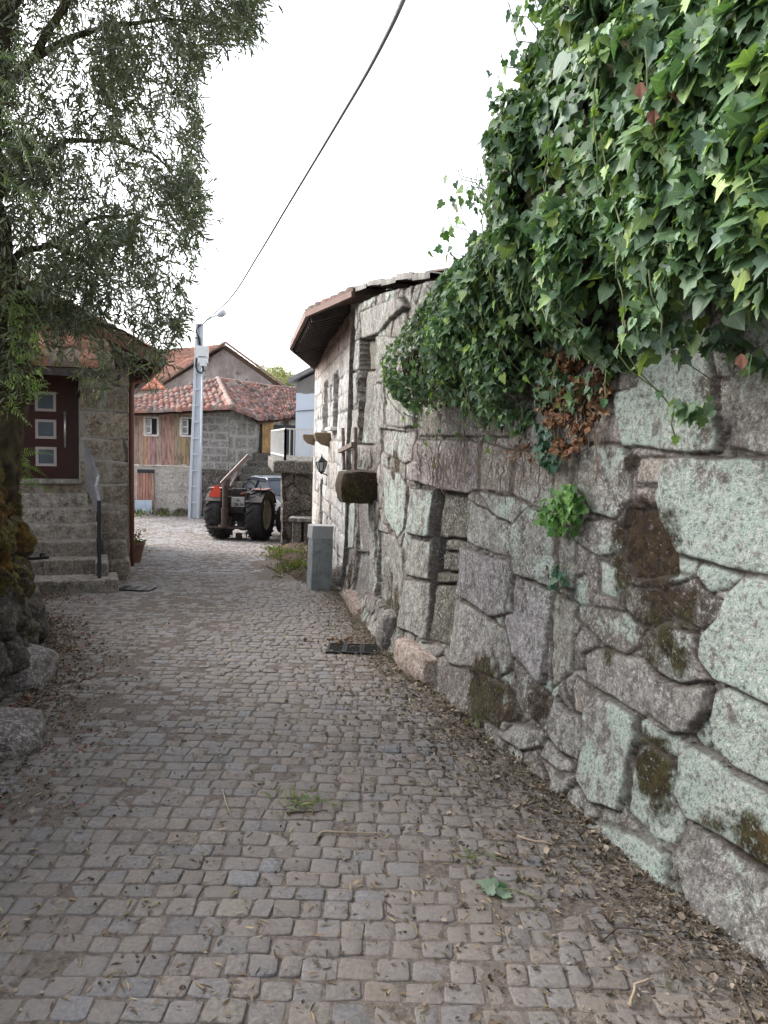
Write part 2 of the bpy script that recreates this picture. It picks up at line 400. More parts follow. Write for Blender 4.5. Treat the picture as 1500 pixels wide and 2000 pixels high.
    for k in range(0, n):
        for zz in (zb[k], zt[k]): bk.append((X[k, 0] - NX[k, 0] * thick, Y[k, 0] - NY[k, 0] * thick, zz))
    V2 = np.array(bk); colb = np.tile(c1, (len(V2), 1)); axb = np.tile([0, .3, 0], (len(V2), 1))
    q2 = []
    for k in range(n - 1):
        q2.append((nb + 2 * k, nb + 2 * k + 1, nb + 2 * k + 3, nb + 2 * k + 2)); q2.append((idx[k, m - 1], idx[k + 1, m - 1], nb + 2 * k + 3, nb + 2 * k + 1))
    for k in (0, n - 1):
        for j in range(m - 1):
            t0 = (j / (m - 1)); 
        e1 = [idx[k, j] for j in range(m)]
        q2.append((e1[0], e1[m // 2], e1[-1], nb + 2 * k + 1)); q2.append((e1[0], nb + 2 * k + 1, nb + 2 * k, e1[0]))
    q2 = [f for f in q2]
    tr = [f[:3] for f in q2 if len(set(f)) == 3]; q2 = [f for f in q2 if len(set(f)) == 4]
    # end caps as fans so that no gap shows
    for k in (0, n - 1):
        for j in range(m - 1): tr.append((idx[k, j], idx[k, j + 1], nb + 2 * k + (1 if j >= m // 2 else 0)))
    me = npmesh(name, np.vstack([verts, V2]), np.vstack([quads, np.array(q2)]), np.array(tr) if tr else None,
                {'Col': np.vstack([col.reshape(-1, 3), colb]), 'Aux': np.vstack([aux.reshape(-1, 3), axb])})
    o = link(name, me, MAT[mat], None)
    sm = np.ones(len(me.polygons), bool); me.polygons.foreach_set('use_smooth', sm)
    if parent is not None: childify(o, parent)
    return o

# ------------------------------------------------------------------ the right-hand wall
basepx = [(1500, 1835), (1300, 1690), (1130, 1548), (1000, 1455), (880, 1350), (790, 1285), (745, 1240), (690, 1172)]
bp = [tuple(G(*p)[:2]) for p in basepx]
RW = Curve([(3.4, -2.6), (2.45, -0.6), (1.80, 1.1)] + bp + [(-.62, 10.2)], .8)
S_END = RW.s_at_px(684)
def px_poly(cv, pts): return [cv.sz(*p) for p in pts]
PINK = (.31, .28, .255); GREY = (.285, .286, .268); DK = (.17, .155, .14); PURP = (.275, .270, .258); DKG = (.13, .125, .10)
WP = [
 ([(1295,652),(1300,560),(1386,560),(1395,680),(1397,775),(1414,852),(1404,880),(1355,888),(1309,880),(1225,870),(1214,828),(1204,768),(1250,754),(1260,705)], dict(l=.95, d=.05)),
 ([(1430,560),(1620,560),(1620,890),(1480,888),(1420,875),(1436,800),(1425,760)], dict(l=.6, d=.03)),
 ([(1310,893),(1620,897),(1620,1150),(1463,1118),(1376,1097),(1330,1080),(1302,1020),(1295,964)], dict(l=1.0, d=.05)),
 ([(1160,868),(1228,872),(1239,915),(1236,978),(1204,1015),(1151,1002),(1125,950),(1135,880)], dict(l=.62, d=.03)),
 ([(1244,896),(1302,892),(1305,915),(1291,943),(1246,945)], dict(c=PINK, l=0)),
 ([(1246,952),(1291,949),(1293,980),(1274,990),(1240,983)], dict(c=PINK, l=0)),
 ([(1228,996),(1291,996),(1318,1072),(1322,1122),(1250,1132),(1218,1083)], dict(c=DK, m=.85, l=0, d=-.02)),
 ([(1141,1016),(1200,1016),(1221,1038),(1214,1083),(1165,1090),(1123,1052)], dict(l=.55)),
 ([(1172,1097),(1214,1115),(1225,1139),(1204,1174),(1172,1160)], dict(l=.95)),
 ([(1323,1086),(1372,1097),(1358,1125),(1319,1118)], dict(l=.3, c=PINK)),
 ([(1365,1100),(1428,1114),(1456,1122),(1421,1153),(1386,1160),(1361,1125)], dict(l=.8)),
 ([(1302,1146),(1354,1128),(1382,1160),(1410,1174),(1400,1209),(1372,1233),(1316,1209),(1298,1174)], dict(c=DK, m=.6, l=.2)),
 ([(1376,1240),(1375,1284),(1401,1325),(1463,1350),(1620,1420),(1620,1150),(1500,1127),(1462,1124),(1425,1158),(1402,1212)], dict(l=1.05, d=.06)),
 ([(1262,1237),(1302,1218),(1364,1243),(1371,1284),(1396,1328),(1339,1336),(1295,1317),(1258,1277)], dict(l=.6, d=.03)),
 ([(1141,1277),(1170,1262),(1229,1281),(1262,1284),(1298,1325),(1339,1341),(1388,1341),(1388,1391),(1357,1432),(1317,1432),(1254,1391),(1221,1376),(1144,1336)], dict(c=PURP, l=.12, m=.25, d=.04)),
 ([(1130,1181),(1222,1195),(1258,1230),(1253,1265),(1225,1278),(1180,1260),(1127,1205)], dict(c=DK, l=.45, m=.35)),
 ([(1225,1142),(1294,1150),(1294,1180),(1310,1212),(1262,1228),(1225,1192),(1208,1178)], dict(c=DK, m=.6)),
 ([(1394,1347),(1423,1336),(1620,1425),(1620,1590),(1452,1504),(1401,1457),(1392,1405)], dict(l=.9, d=.04)),
 ([(1361,1416),(1386,1405),(1399,1427),(1395,1457),(1379,1464),(1357,1438)], dict(l=.7)),
 ([(1251,1405),(1280,1394),(1335,1438),(1331,1482),(1302,1471),(1256,1435)], dict(l=.9)),
 ([(1152,1347),(1207,1372),(1249,1398),(1252,1449),(1240,1493),(1243,1552),(1236,1585),(1188,1563),(1155,1519),(1150,1435)], dict(c=PURP, l=.65, d=.05)),
 ([(1253,1457),(1273,1453),(1331,1493),(1335,1567),(1359,1600),(1346,1653),(1302,1633),(1247,1585),(1243,1512)], dict(c=PURP, l=.35, m=.45, d=.02)),
 ([(1337,1442),(1397,1471),(1452,1512),(1620,1600),(1620,1745),(1445,1640),(1364,1598),(1335,1548)], dict(l=.75, d=.06)),
 ([(1126,1321),(1150,1347),(1147,1405),(1122,1391),(1119,1339)], dict(c=PINK, l=.3)),
 ([(1093,1358),(1119,1390),(1146,1409),(1150,1490),(1111,1468),(1086,1435),(1086,1383)], dict(c=GREY, l=.2, d=.03)),
 ([(1082,1442),(1122,1479),(1142,1497),(1131,1519),(1071,1475)], dict(c=GREY)),
 ([(1001,1405),(1078,1427),(1078,1457),(1042,1464),(998,1435)], dict(c=GREY, d=.02)),
 ([(1199,1598),(1280,1625),(1342,1664),(1350,1725),(1280,1680),(1199,1618)], dict(c=PURP, d=.07)),
 ([(1348,1658),(1372,1605),(1445,1649),(1620,1755),(1620,1950),(1400,1790)], dict(c=PURP, l=.1, d=.07)),
 ([(1111,1504),(1155,1514),(1155,1530),(1130,1552),(1111,1541)], dict(c=GREY, d=.04)),
 ([(1148,1523),(1185,1562),(1207,1591),(1166,1600),(1141,1548)], dict(c=GREY, d=.03)),
 # dressed blocks round the walled-up doorway
 ([(817,860),(918,860),(935,867),(937,957),(918,964),(865,957),(806,936)], dict(c=(.30,.265,.265), l=.1, d=.03)),
 ([(939,863),(1000,878),(1000,963),(939,957)], dict(c=PINK, l=.35)),
 ([(1002,880),(1079,878),(1083,998),(1035,985),(1002,967)], dict(c=PINK, l=.35)),
 ([(911,972),(1000,1026),(1000,1093),(909,1061)], dict(c=GREY, l=.3)),
 ([(937,960),(1000,969),(1033,989),(1003,1026),(961,1000)], dict(c=GREY, l=.55)),
 ([(1035,991),(1083,1002),(1087,1150),(1005,1120),(1002,1030)], dict(c=GREY, l=.35, d=.02)),
 ([(905,1067),(1000,1100),(1005,1196),(961,1205),(898,1161)], dict(c=(.27,.26,.27), l=.15, d=.03)),
 ([(1005,1124),(1087,1154),(1074,1259),(1066,1337),(1005,1276),(987,1213)], dict(c=(.28,.27,.28), l=.1, d=.02)),
 ([(896,1167),(961,1209),(992,1233),(998,1276),(978,1328),(887,1294)], dict(c=PURP, l=.05, d=.02)),
 ([(1081,1159),(1126,1176),(1118,1315),(1081,1346)], dict(c=(.27,.27,.235), l=.2)),
 ([(883,1298),(931,1304),(976,1407),(926,1398),(874,1361)], dict(c=DK, m=.3, l=0)),
 ([(1002,1283),(1064,1344),(1085,1363),(1074,1420),(1031,1389)], dict(c=DK, l=.1)),
 ([(933,1306),(978,1332),(998,1335),(1029,1395),(1008,1428),(978,1410)], dict(c=DK, m=.75)),
 ([(804,954),(852,959),(848,1048),(800,1044)], dict(c=GREY, l=.75, d=.05)),
 ([(802,1052),(848,1057),(846,1131),(796,1126)], dict(c=GREY, l=.4, d=.05)),
 ([(794,1133),(844,1137),(842,1250),(789,1224)], dict(c=GREY, l=.1, d=.05)),
 ([(858,962),(917,970),(906,1052),(852,1050)], dict(c=DKG, l=0, m=.25, d=-.032)),
 ([(864,1054),(908,1058),(904,1078),(864,1076)], dict(c=DKG, m=.3, d=-.032)),
 ([(860,1080),(904,1082),(900,1120),(860,1114)], dict(c=DKG, m=.2, d=-.032)),
 ([(850,1118),(900,1124),(898,1140),(850,1138)], dict(c=DKG, m=.2, d=-.032)),
 ([(848,1142),(897,1144),(887,1270),(843,1252)], dict(c=DKG, m=.25, d=-.032)),
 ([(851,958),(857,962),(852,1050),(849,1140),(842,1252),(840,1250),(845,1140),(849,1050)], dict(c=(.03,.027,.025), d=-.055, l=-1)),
 ([(820,785),(1000,785),(1000,854),(820,852)], dict(c=DK, l=.05, m=.15, d=.02)),
 ([(1005,780),(1080,780),(1080,872),(1005,873)], dict(c=GREY, l=.1)),
 ([(1082,740),(1200,740),(1212,830),(1222,868),(1150,866),(1082,874)], dict(c=PINK, l=.0, m=.3)),
 ([(1085,880),(1128,884),(1118,940),(1120,1000),(1087,1010)], dict(c=PINK, l=.05, m=.2)),
 ([(1087,1015),(1120,1010),(1125,1060),(1120,1150),(1089,1148)], dict(c=GREY, l=.3)),
 ([(748,750),(815,755),(815,835),(752,833)], dict(c=GREY, l=.15)),
 ([(741,837),(815,845),(815,900),(790,905),(745,882)], dict(c=PURP, l=.35)),
 ([(727,752),(745,750),(750,833),(738,870),(727,868)], dict(c=GREY, l=.1)),
 ([(750,910),(783,925),(797,950),(794,1030),(780,1050),(752,1010)], dict(c=GREY, l=.6, d=.03)),
 ([(738,1035),(773,1048),(790,1075),(791,1130),(780,1205),(739,1165)], dict(c=GREY, l=.2)),
 ([(737,655),(775,660),(775,745),(737,748)], dict(c=PURP, l=.05)),
 ([(700,610),(790,580),(800,598),(738,652),(702,662)], dict(c=PURP, d=.04, l=.05)),
 ([(703,666),(738,656),(737,720),(705,722)], dict(c=DKG, d=-.12, l=0)),
 ([(702,724),(735,724),(727,800),(725,868),(699,866)], dict(c=(.17,.17,.155), d=-.09, l=.3)),
 ([(688,665),(700,664),(700,722),(690,725)], dict(c=PURP)),
 ([(688,728),(699,728),(698,790),(688,795)], dict(c=GREY)),
 ([(684,800),(698,798),(697,868),(685,880)], dict(c=GREY)),
 ([(698,975),(725,975),(725,1075),(697,1075)], dict(c=(.17,.165,.155), d=-.05, l=.15)),
 ([(697,1077),(725,1077),(725,1162),(696,1162)], dict(c=(.17,.165,.16), d=-.05, l=.1)),
 ([(684,985),(696,980),(694,1070),(684,1072)], dict(c=GREY, l=.95, d=.03)),
 ([(727,975),(736,978),(735,1165),(727,1160)], dict(c=GREY, l=.2, d=.05)),
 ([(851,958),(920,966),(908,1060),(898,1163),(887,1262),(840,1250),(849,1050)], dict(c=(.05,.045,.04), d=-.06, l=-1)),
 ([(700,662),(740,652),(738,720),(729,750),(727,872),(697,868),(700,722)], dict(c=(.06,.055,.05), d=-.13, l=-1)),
]
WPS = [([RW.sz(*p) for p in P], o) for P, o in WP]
top_px = [(684, 603), (700, 594), (740, 575), (800, 560), (835, 550)]
_tp = sorted([RW.sz(*p) for p in top_px]); _ts = [t[0] for t in _tp]; _tz = [t[1] for t in _tp]
_ts = [0, RW.s_at_px(1500), RW.s_at_px(1000)] + _ts; _tz = [2.55, 2.45, 2.6] + _tz
def rw_top(s): return float(np.interp(s, _ts, _tz))
def rw_bot(s): return gz(float(RW.P(s)[1])) - .12
BL = [(RW.sz(px, py), r_, a_) for px, py, r_, a_ in ((1262, 1060, .20, .95), (1290, 1200, .20, .75), (1240, 1110, .20, .7), (1330, 1180, .14, .7), (1290, 1500, .13, .9), (1300, 1575, .10, .6), (955, 1345, .22, .9), (1190, 1275, .08, .6), (760, 1150, .35, .6), (772, 905, .16, .8),
     (1420, 1590, .12, .55), (1500, 1640, .10, .8), (1130, 800, .28, .55), (1240, 900, .05, .8), (1340, 1300, .10, .7), (690, 1125, .2, .8), (775, 1200, .3, .7), (1060, 1370, .12, .7), (1000, 855, .4, .35))]
def rw_moss(S, Z):
    o = np.full(S.shape, -.3)
    for (s_, z_), r_, a_ in BL: o = np.maximum(o, a_ * 1.15 * np.exp(-((S - s_) ** 2 + (Z - z_) ** 2) / (2 * r_ * r_)) + .30 * fbm(S * 14, Z * 14, 77, 5))
    return o
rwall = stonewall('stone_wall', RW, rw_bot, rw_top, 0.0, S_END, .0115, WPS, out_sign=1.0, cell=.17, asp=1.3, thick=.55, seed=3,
                  base=((.30, .285, .27), (.19, .175, .16)), lich=(.1, .6), moss=(0, .45), er=.010, jd=.019, bulge=.003, rough=.012, warp=.012, relief=.008, jw=.0055, warpf=8.0,
                  mossy=rw_moss, mod=lambda S, Z: .10 * np.exp(-np.maximum(Z - (gza(RW.P(S)[1])), 0) / .22))
tag(rwall, 'long old wall of big lichen-covered granite blocks with a walled-up doorway, ivy on top', 'stone wall')
# ------------------------------------------------------------------ ground and cobbled street
ys = np.unique(np.r_[np.linspace(-60, -4, 15), np.linspace(-4, 32, 181), np.linspace(32, 300, 30)]); xs = np.unique(np.r_[np.linspace(-200, -12, 20), np.linspace(-12, 6, 91), np.linspace(6, 200, 20)])
XX, YY = np.meshgrid(xs, ys, indexing='ij'); GB = gb(XX, YY) * (np.abs(XX) < 12); rwx_, rwy_ = RW.P(np.linspace(0, RW.L, 200))
ZZ = gza(YY) + GB - .0045 + .010 * fbm(XX * 2.2, YY * 2.2, 3) + .0035 * sstep(-.9, -1.9, XX) + .003 * sstep(.5, 0, np.abs(XX - np.interp(YY, rwy_, rwx_)))
ix = np.arange(XX.size).reshape(XX.shape)
q = np.stack([ix[:-1, :-1].ravel(), ix[1:, :-1].ravel(), ix[1:, 1:].ravel(), ix[:-1, 1:].ravel()], 1)
gnd = link('ground', npmesh('ground', np.stack([XX, YY, ZZ], -1).reshape(-1, 3), q), MAT['soil'], smooth=True); tag(gnd, kind='structure')

HO = np.array([-3.6, 10.4]); HU = np.array([.93, .37]); HU = HU / np.hypot(*HU); HV = np.array([HU[1], -HU[0]])   # left house frame
LWpts = [(-2.15, -3.0), (-2.05, 0), (-2.04, 2.2), (-2.10, 3.6), (-2.38, 4.9), (-2.80, 6.0), (-3.30, 6.95), (-4.0, 7.5), (-5.2, 7.9)]
LW = Curve(LWpts, .5)
_fx = -.62; WFA = np.array([-.50, 9.95]); WFB = np.array([-1.56, 16.2])
rws = np.linspace(0, RW.L, 200); rwx, rwy = RW.P(rws)
def xr(y):
    if y < 10: return float(np.interp(y, rwy, rwx)) + .03
    if y < 16.2: return float(np.interp(y, [10, 16.2], [-.62, -1.6])) - .05
    if y < 17.3: return -1.6
    if y < 22: return float(np.interp(y, [17.3, 21], [-2.35, -2.9])) + .05
    return -1.2
def xl(y):
    if y < 7: return float(np.interp(y, [p[1] for p in LWpts[:7]], [p[0] for p in LWpts[:7]])) - .05
    if y < 8.3: return -5.0
    if y < 10.4: return -5.6
    return float(np.interp(y, [10.4, 16, 17, 30], [-3.7, -5.9, -13, -13]))
def setts():
    r = np.random.RandomState(5); VS = []; FQ = []; FT = []; CC = []; nb = 0
    palette = np.array([.96, .98, .97]) * np.array([(.205, .185, .183), (.175, .165, .168), (.205, .18, .168), (.185, .183, .195), (.215, .188, .165), (.17, .15, .142), (.205, .195, .202), (.215, .178, .155)])
    y = -3.0; row = 0
    while y < 29.5:
        rh = .090 + r.uniform(-.014, .020)
        xa, xb = xl(y), xr(y); x = xa - r.uniform(0, .1)
        far = y > 9; 
        while x < xb:
            w = r.uniform(.068, .132)
            if r.rand() < .06: w *= 1.25
            cx = x + w / 2; cy = y + rh / 2 - .010 * (cx + .8) ** 2 + .02 * math.sin(cx * 1.3 + row * .02) + .018 * math.sin(cx * .7 + y * .9) + r.uniform(-.007, .007)
            x += w
            # keep the dirt corner by the bench and the ground beside the old wall free
            if 10.3 < cy < 18 and cx > -1.95 - .05 * (cy - 10.5) + .25 * vn(cy * 2, 1, 3) - (.25 if cy > 12 else 0): continue
            g = r.uniform(.0008, .0034) if not far else .003; hw = w / 2 - g; hh = rh / 2 - g
            z0 = gz(cy); tx, ty = r.uniform(-.03, .03, 2); dz = r.uniform(-.0035, .0035) + float(gb(cx, cy)) - (.004 if r.rand() < .07 else 0)
            c = palette[r.randint(len(palette))] * r.uniform(.82, 1.14)
            if cy > 11: c = c * .45 + np.array([.25, .262, .29]) * .72  # far plaza setts paler and bluer: open skylight put into their colour
            elif r.rand() < .6: c = c * .5 + np.array([.190, .170, .157]) * .5
            ang = r.uniform(-.05, .05); ca, sa = math.cos(ang), math.sin(ang)
            if far:
                ring = np.array([(-1, -1), (1, -1), (1, 1), (-1, 1)], float)
                ring = ring * [hw, hh] * r.uniform(.92, 1.0, (4, 2)); rings = [(ring, -.022), (ring, -.006), (ring * .86, 0)]
            else:
                cr = r.uniform(.72, .90, 4); P = []
                for k, (sx, sy) in enumerate([(-1, -1), (1, -1), (1, 1), (-1, 1)]):
                    jx, jy = r.uniform(.90, 1.03, 2); q = cr[k]
                    a = (sx * hw * jx, sy * hh * q * jy); b = (sx * hw * q * jx, sy * hh * jy)
                    P += [a, b] if k in (0, 2) else [b, a]
                ring = np.array(P); ring = ring + r.uniform(-.0035, .0035, ring.shape)
                rings = [(ring, -.024), (ring, -.005), (ring * .97, -.0018), (ring * .88, 0.0)]
            k = len(rings[0][0]); vs = []
            for rg, dzz in rings:
                X = rg[:, 0] * ca - rg[:, 1] * sa; Y = rg[:, 0] * sa + rg[:, 1] * ca
                zz = gza(cy + Y) + dzz + dz + X * tx + Y * ty
                if dzz > -.005: zz = zz + r.uniform(-.0014, .0014, k)
                vs.append(np.stack([cx + X, cy + Y, zz], 1))
            ctr = np.array([[cx, cy, z0 + dz + r.uniform(-.001, .002)]]); vs.append(ctr); vs = np.vstack(vs); VS.append(vs)
            nr = len(rings)
            for t in range(nr - 1):
                for e in range(k): FQ.append((nb + t * k + e, nb + t * k + (e + 1) % k, nb + (t + 1) * k + (e + 1) % k, nb + (t + 1) * k + e))
            for e in range(k): FT.append((nb + (nr - 1) * k + e, nb + (nr - 1) * k + (e + 1) % k, nb + nr * k))
            CC.append(np.tile(c, (len(vs), 1))); nb += len(vs)
        y += rh; row += 1
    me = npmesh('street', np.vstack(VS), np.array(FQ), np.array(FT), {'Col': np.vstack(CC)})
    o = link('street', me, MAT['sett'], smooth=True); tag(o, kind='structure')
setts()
# bare earth beside the white house
def earthpatch(name, P, h, seed, label=None):
    P = np.array(P); lo = P.min(0); hi = P.max(0); nx = int((hi[0] - lo[0]) / .04) + 2; ny = int((hi[1] - lo[1]) / .04) + 2
    X, Y = np.meshgrid(np.linspace(lo[0], hi[0], nx), np.linspace(lo[1], hi[1], ny), indexing='ij')
    ins, d = inpoly(P, X, Y); e = np.where(ins, sstep(0, .35, d), 0)
    Z = gza(Y) - .03 + e * (h * (.7 + .8 * fbm(X * 1.5, Y * 1.5, seed)) + .03 * fbm(X * 6, Y * 6, seed + 2)) + .02 * (e > 0)
    ix = np.arange(X.size).reshape(X.shape); q = np.stack([ix[:-1, :-1].ravel(), ix[1:, :-1].ravel(), ix[1:, 1:].ravel(), ix[:-1, 1:].ravel()], 1)
    o = link(name, npmesh(name, np.stack([X, Y, Z], -1).reshape(-1, 3), q), MAT['earth'], smooth=True); tag(o, kind='structure'); return o
earthpatch('soil_bank', [(-.75, 9.9), (-1.1, 10.0), (-1.45, 11.0), (-1.75, 11.9), (-1.95, 13.3), (-2.35, 14.8), (-2.5, 17.6), (-1.3, 17.6), (-1.0, 13)], .13, 4)

# ------------------------------------------------------------------ mossy wall under the tree
def lw_bot(s): return gz(float(LW.P(s)[1])) - .15
def lw_top(s): return 1.58 + .10 * (vn(s * 2.2, 0.3, 8) - .5) + .05 * (vn(s * 7, 0.3, 9) - .5)
lwall = stonewall('retaining_wall', LW, lw_bot, lw_top, 0.6, LW.L, .016, [], out_sign=-1.0, cell=.30, asp=1.25, thick=1.2, seed=21, base=((.20, .175, .155), (.13, .115, .10)),
                  lich=(-.4, .2), moss=(.2, .75), er=.06, jd=.09, bulge=.05, rough=.055, warp=.05, relief=.04, joint=.8,
                  lean=lambda S, Z: -.30 * np.clip(Z, -.2, 1.7) / 1.6, mat='granite_moss', mossy=lambda S, Z: .05 + .85 * sstep(.15, .8, Z + .6 * fbm(S * 2, Z * 2, 4)))
tag(lwall, 'low bulging retaining wall thick with brown and yellow moss at the foot of the tree', 'retaining wall')

# ------------------------------------------------------------------ white dressed house front
WF = Curve([tuple(WFA), tuple((WFA + WFB) / 2), tuple(WFB)], 0)
EAVE_Z = 3.42
def wf_bot(s): return gz(float(WF.P(s)[1])) - .15
wfp = []
def rect(cv, a, b, **o):  # pixel corner pair -> wall rectangle at the first corner's column
    s1, z1 = cv.sz(*a); s2, z2 = cv.sz(*b); return ([(s1, z1), (s2, z1), (s2, z2), (s1, z2)], o)
DKW = dict(c=(.085, .07, .06), d=-.24, l=-1, m=-1)
sA, zt_ = WF.sz(656, 729); sB, zb_ = WF.sz(656, 834); sC, _ = WF.sz(636, 800); wz0, wz1 = zb_, zt_
wins = []
for sc_ in (sA, sC):
    wins.append((sc_ - .36, sc_ + .36)); 
    wfp.append(([(sc_ - .46, wz0), (sc_ + .42, wz0), (sc_ + .42, wz1), (sc_ - .46, wz1)], dict(DKW)))
sD, zd1 = WF.sz(629, 938); _, zd0 = WF.sz(629, 1030)
wfp.append(([(sD - .26, zd0), (sD + .26, zd0), (sD + .26, zd1), (sD - .26, zd1)], dict(DKW)))
WFL = WF.L
wfp += courses(-.2, WFL + .2, -1.0, 3.9, .34, .62, 5)
def wf_tint(S, Z, c):
    warm = sstep(2.6, 3.35, Z + .35 * fbm(S * 3, Z * 1.2, 3))[..., None]          # rust brown run-off below the eaves
    c = c * (1 - warm * .62) + np.array([.33, .17, .09]) * warm * .62
    k = (sstep(.5, .62, vn(S * 1.1 + 3, Z * .8, 5)))[..., None]; return c * (1 - k * .35) + np.array([.42, .36, .29]) * k * .35
wfront = stonewall('white_house', WF, wf_bot, lambda s: EAVE_Z + .05, 0, WFL, .022, wfp, out_sign=1.0, thick=.5, mat='granite_pale', seed=9,
                   base=((.50, .51, .525), (.41, .415, .42)), lich=(-.8, -.3), moss=(-.8, -.6), er=.014, jd=.016, bulge=.008, rough=.008, warp=.012, relief=.008, joint=.6, jw=.010, tint=wf_tint)
tag(wfront, 'pale dressed granite house with tiled eaves, two tall narrow windows and a wall lantern', 'house')
mb = MB()   # other walls of the house, out of sight from the street
mb.beam((WFB[0], WFB[1], 1.3), (3.2, 17.0, 1.3), .4, 4.6); mb.beam((3.2, 17.0, 1.3), (4.4, 8.2, 1.3), .4, 4.6); mb.beam((4.4, 8.2, 1.3), (.9, 7.4, 1.3), .4, 4.2)
mb.build('wall', MAT['mortar'], wfront)
def wfpt(s, z, o):
    x, y = WF.P(s); tx, ty = WF.T(s); return Vector((x - ty * o, y + tx * o, z))
MAT['whitepaint'] = simple('white_paint', (.72, .71, .68), .55, var=.06, dirt=.25, dirtcol=(.35, .3, .25))
MAT['corbel'] = simple('corbel_granite', (.21, .155, .10), .8, var=.2, sc=30, bump=.4)
for sc_ in (sA, sC):
    m = MB(); m.beam(wfpt(sc_ - .42, wz0 - .03, .03), wfpt(sc_ + .42, wz0 - .03, .03), .16, .05); m.build('window_sill', MAT['whitepaint'], wfront, bevel=.006)
for sc_, nm in ((WF.s_at_px(641), 0), (WF.s_at_px(612), 1)):
    m = MB(); prof = [(0, 0), (.27, 0), (.27, -.04), (.24, -.12), (.15, -.20), (0, -.24)]
    a = [wfpt(sc_ - .16, wz0 - .08 + z, o) for o, z in prof]; m.prism(a, wfpt(sc_ + .16, 0, 0) - wfpt(sc_ - .16, 0, 0)); m.build('corbel', MAT['corbel'], wfront, bevel=.02)

# ------------------------------------------------------------------ tiled roofs
n = NT('roof_tiles'); col = n.attr('Col'); f = n.noise(12, 6, .65); g = n.noise(45, 4, .7)
c = n.mix(n.ramp(f, .3, .7), n.mix(1, col, .7, 'MULTIPLY'), n.mix(1, col, 1.2, 'MULTIPLY'))
c = n.mix(n.math('MULTIPLY', n.ramp(n.noise(3.5, 7, .7), .52, .66), .55), c, (.16, .14, .12)); c = n.mix(n.math('MULTIPLY', n.ramp(g, .6, .7), .4), c, (.07, .055, .045))
n.bump(g, .5, .01); MAT['tile'] = n.set(c, .85, 0, .2)
def tile_patch(name, p00, p10, p11, p01, pitch=.2, rowlen=.36, amp=.045, cols=None, seed=1, parent=None, mat='tile', thick=.03, sag=.0, jit=.012):
    """p00-p10 eave, p01-p11 upper edge; barrel tiles run up the slope"""
    p00, p10, p11, p01 = [np.array(p, float) for p in (p00, p10, p11, p01)]
    Wd = max(np.linalg.norm(p10 - p00), np.linalg.norm(p11 - p01)); H = max(np.linalg.norm(p01 - p00), np.linalg.norm(p11 - p10))
    nc = max(2, int(round(Wd / pitch))); nr = max(1, int(round(H / rowlen))); sub = 6
    cols = cols or [(.42, .17, .11), (.36, .15, .10), (.46, .23, .16), (.30, .14, .10), (.34, .20, .15), (.25, .15, .12)]
    r = np.random.RandomState(seed); NN = np.cross(p10 - p00, p01 - p00); NN /= np.linalg.norm(NN)
    if NN[2] < 0: NN = -NN
    U = np.linspace(0, 1, nc * sub + 1); prof = np.abs(np.sin(U * nc * math.pi)); ci = np.minimum((U * nc).astype(int), nc - 1)
    ph = amp * (prof ** .8)
    VS = []; Q = []; C = []; nb = 0; cc = np.array(cols)[r.randint(len(cols), size=(nc, nr))] * r.uniform(.8, 1.15, (nc, nr, 1)); jt = r.uniform(-jit, jit, (nc, nr)); up = r.uniform(0, jit * 1.2, (nc, nr))
    def S(u, v): 
        return (p00 * (1 - u)[:, None] + p10 * u[:, None]) * (1 - v)[:, None] + (p01 * (1 - u)[:, None] + p11 * u[:, None]) * v[:, None]
    for k in range(nr):
        rows = []
        for e, (vv, lift) in enumerate(((k / nr, .0), (k / nr, 1.0), ((k + 1) / nr, .25))):
            v = np.full(U.shape, vv) + (jt[ci, k] / H if e < 2 else 0)
            sagv = -sag * np.sin(np.pi * U) * np.sin(np.pi * min(1, vv + .1))
            b = S(U, np.clip(v, -.05, 1)); hgt = (ph + .028 * lift + up[ci, k] if e else ph * .0 - .012) + sagv
            VS.append(b + NN * hgt[:, None]); C.append(cc[ci, k]); rows.append(nb + np.arange(len(U))); nb += len(U)
        for a, b in ((rows[0], rows[1]), (rows[1], rows[2])):
            Q.append(np.stack([a[:-1], a[1:], b[1:], b[:-1]], 1))
    # underside
    c4 = [p00, p10, p11, p01]; VS.append(np.array([p - NN * thick for p in c4])); C.append(np.tile([.12, .08, .06], (4, 1))); Q.append(np.array([[nb + 3, nb + 2, nb + 1, nb]])); nb += 4
    me = npmesh(name, np.vstack(VS), np.vstack(Q), None, {'Col': np.vstack(C)})
    o = link(name, me, MAT[mat], smooth=False)
    if parent is not None: childify(o, parent)
    return o
MAT['darkwood'] = simple('dark_rafter_wood', (.055, .042, .038), .8, var=.3, sc=14)
ez = EAVE_Z - .03
E = [V(612, 712, 16.6), V(568, 680, 13.4), V(600, 604, 9.9), V(690, 569, 8.8)]
ez = (E[1].z + E[2].z) / 2
for p in E[:3]: p.z = ez
I = [Vector((3.0, 17.0, ez + .9)), Vector((1.7, 13.6, ez + 1.0)), Vector((2.0, 10.6, ez + 1.0)), Vector((2.4, 9.6, ez + .9))]
EC = [(.20, .115, .09), (.17, .11, .09), (.23, .15, .12), (.14, .10, .085)]
for k in range(3):
    tile_patch('roof', E[k + 1], E[k], I[k], I[k + 1], cols=EC, seed=30 + k, parent=wfront, pitch=.22, amp=.035, jit=.006)
m = MB()
for k in range(3):      # eave fascia and the underside boards with rafters
    a, b = E[k], E[k + 1]
    m.beam(a + Vector((0, 0, -.03)), b + Vector((0, 0, -.03)), .05, .07)
m.build('fascia', simple('fascia_brown', (.16, .085, .065), .7), wfront)
m = MB()
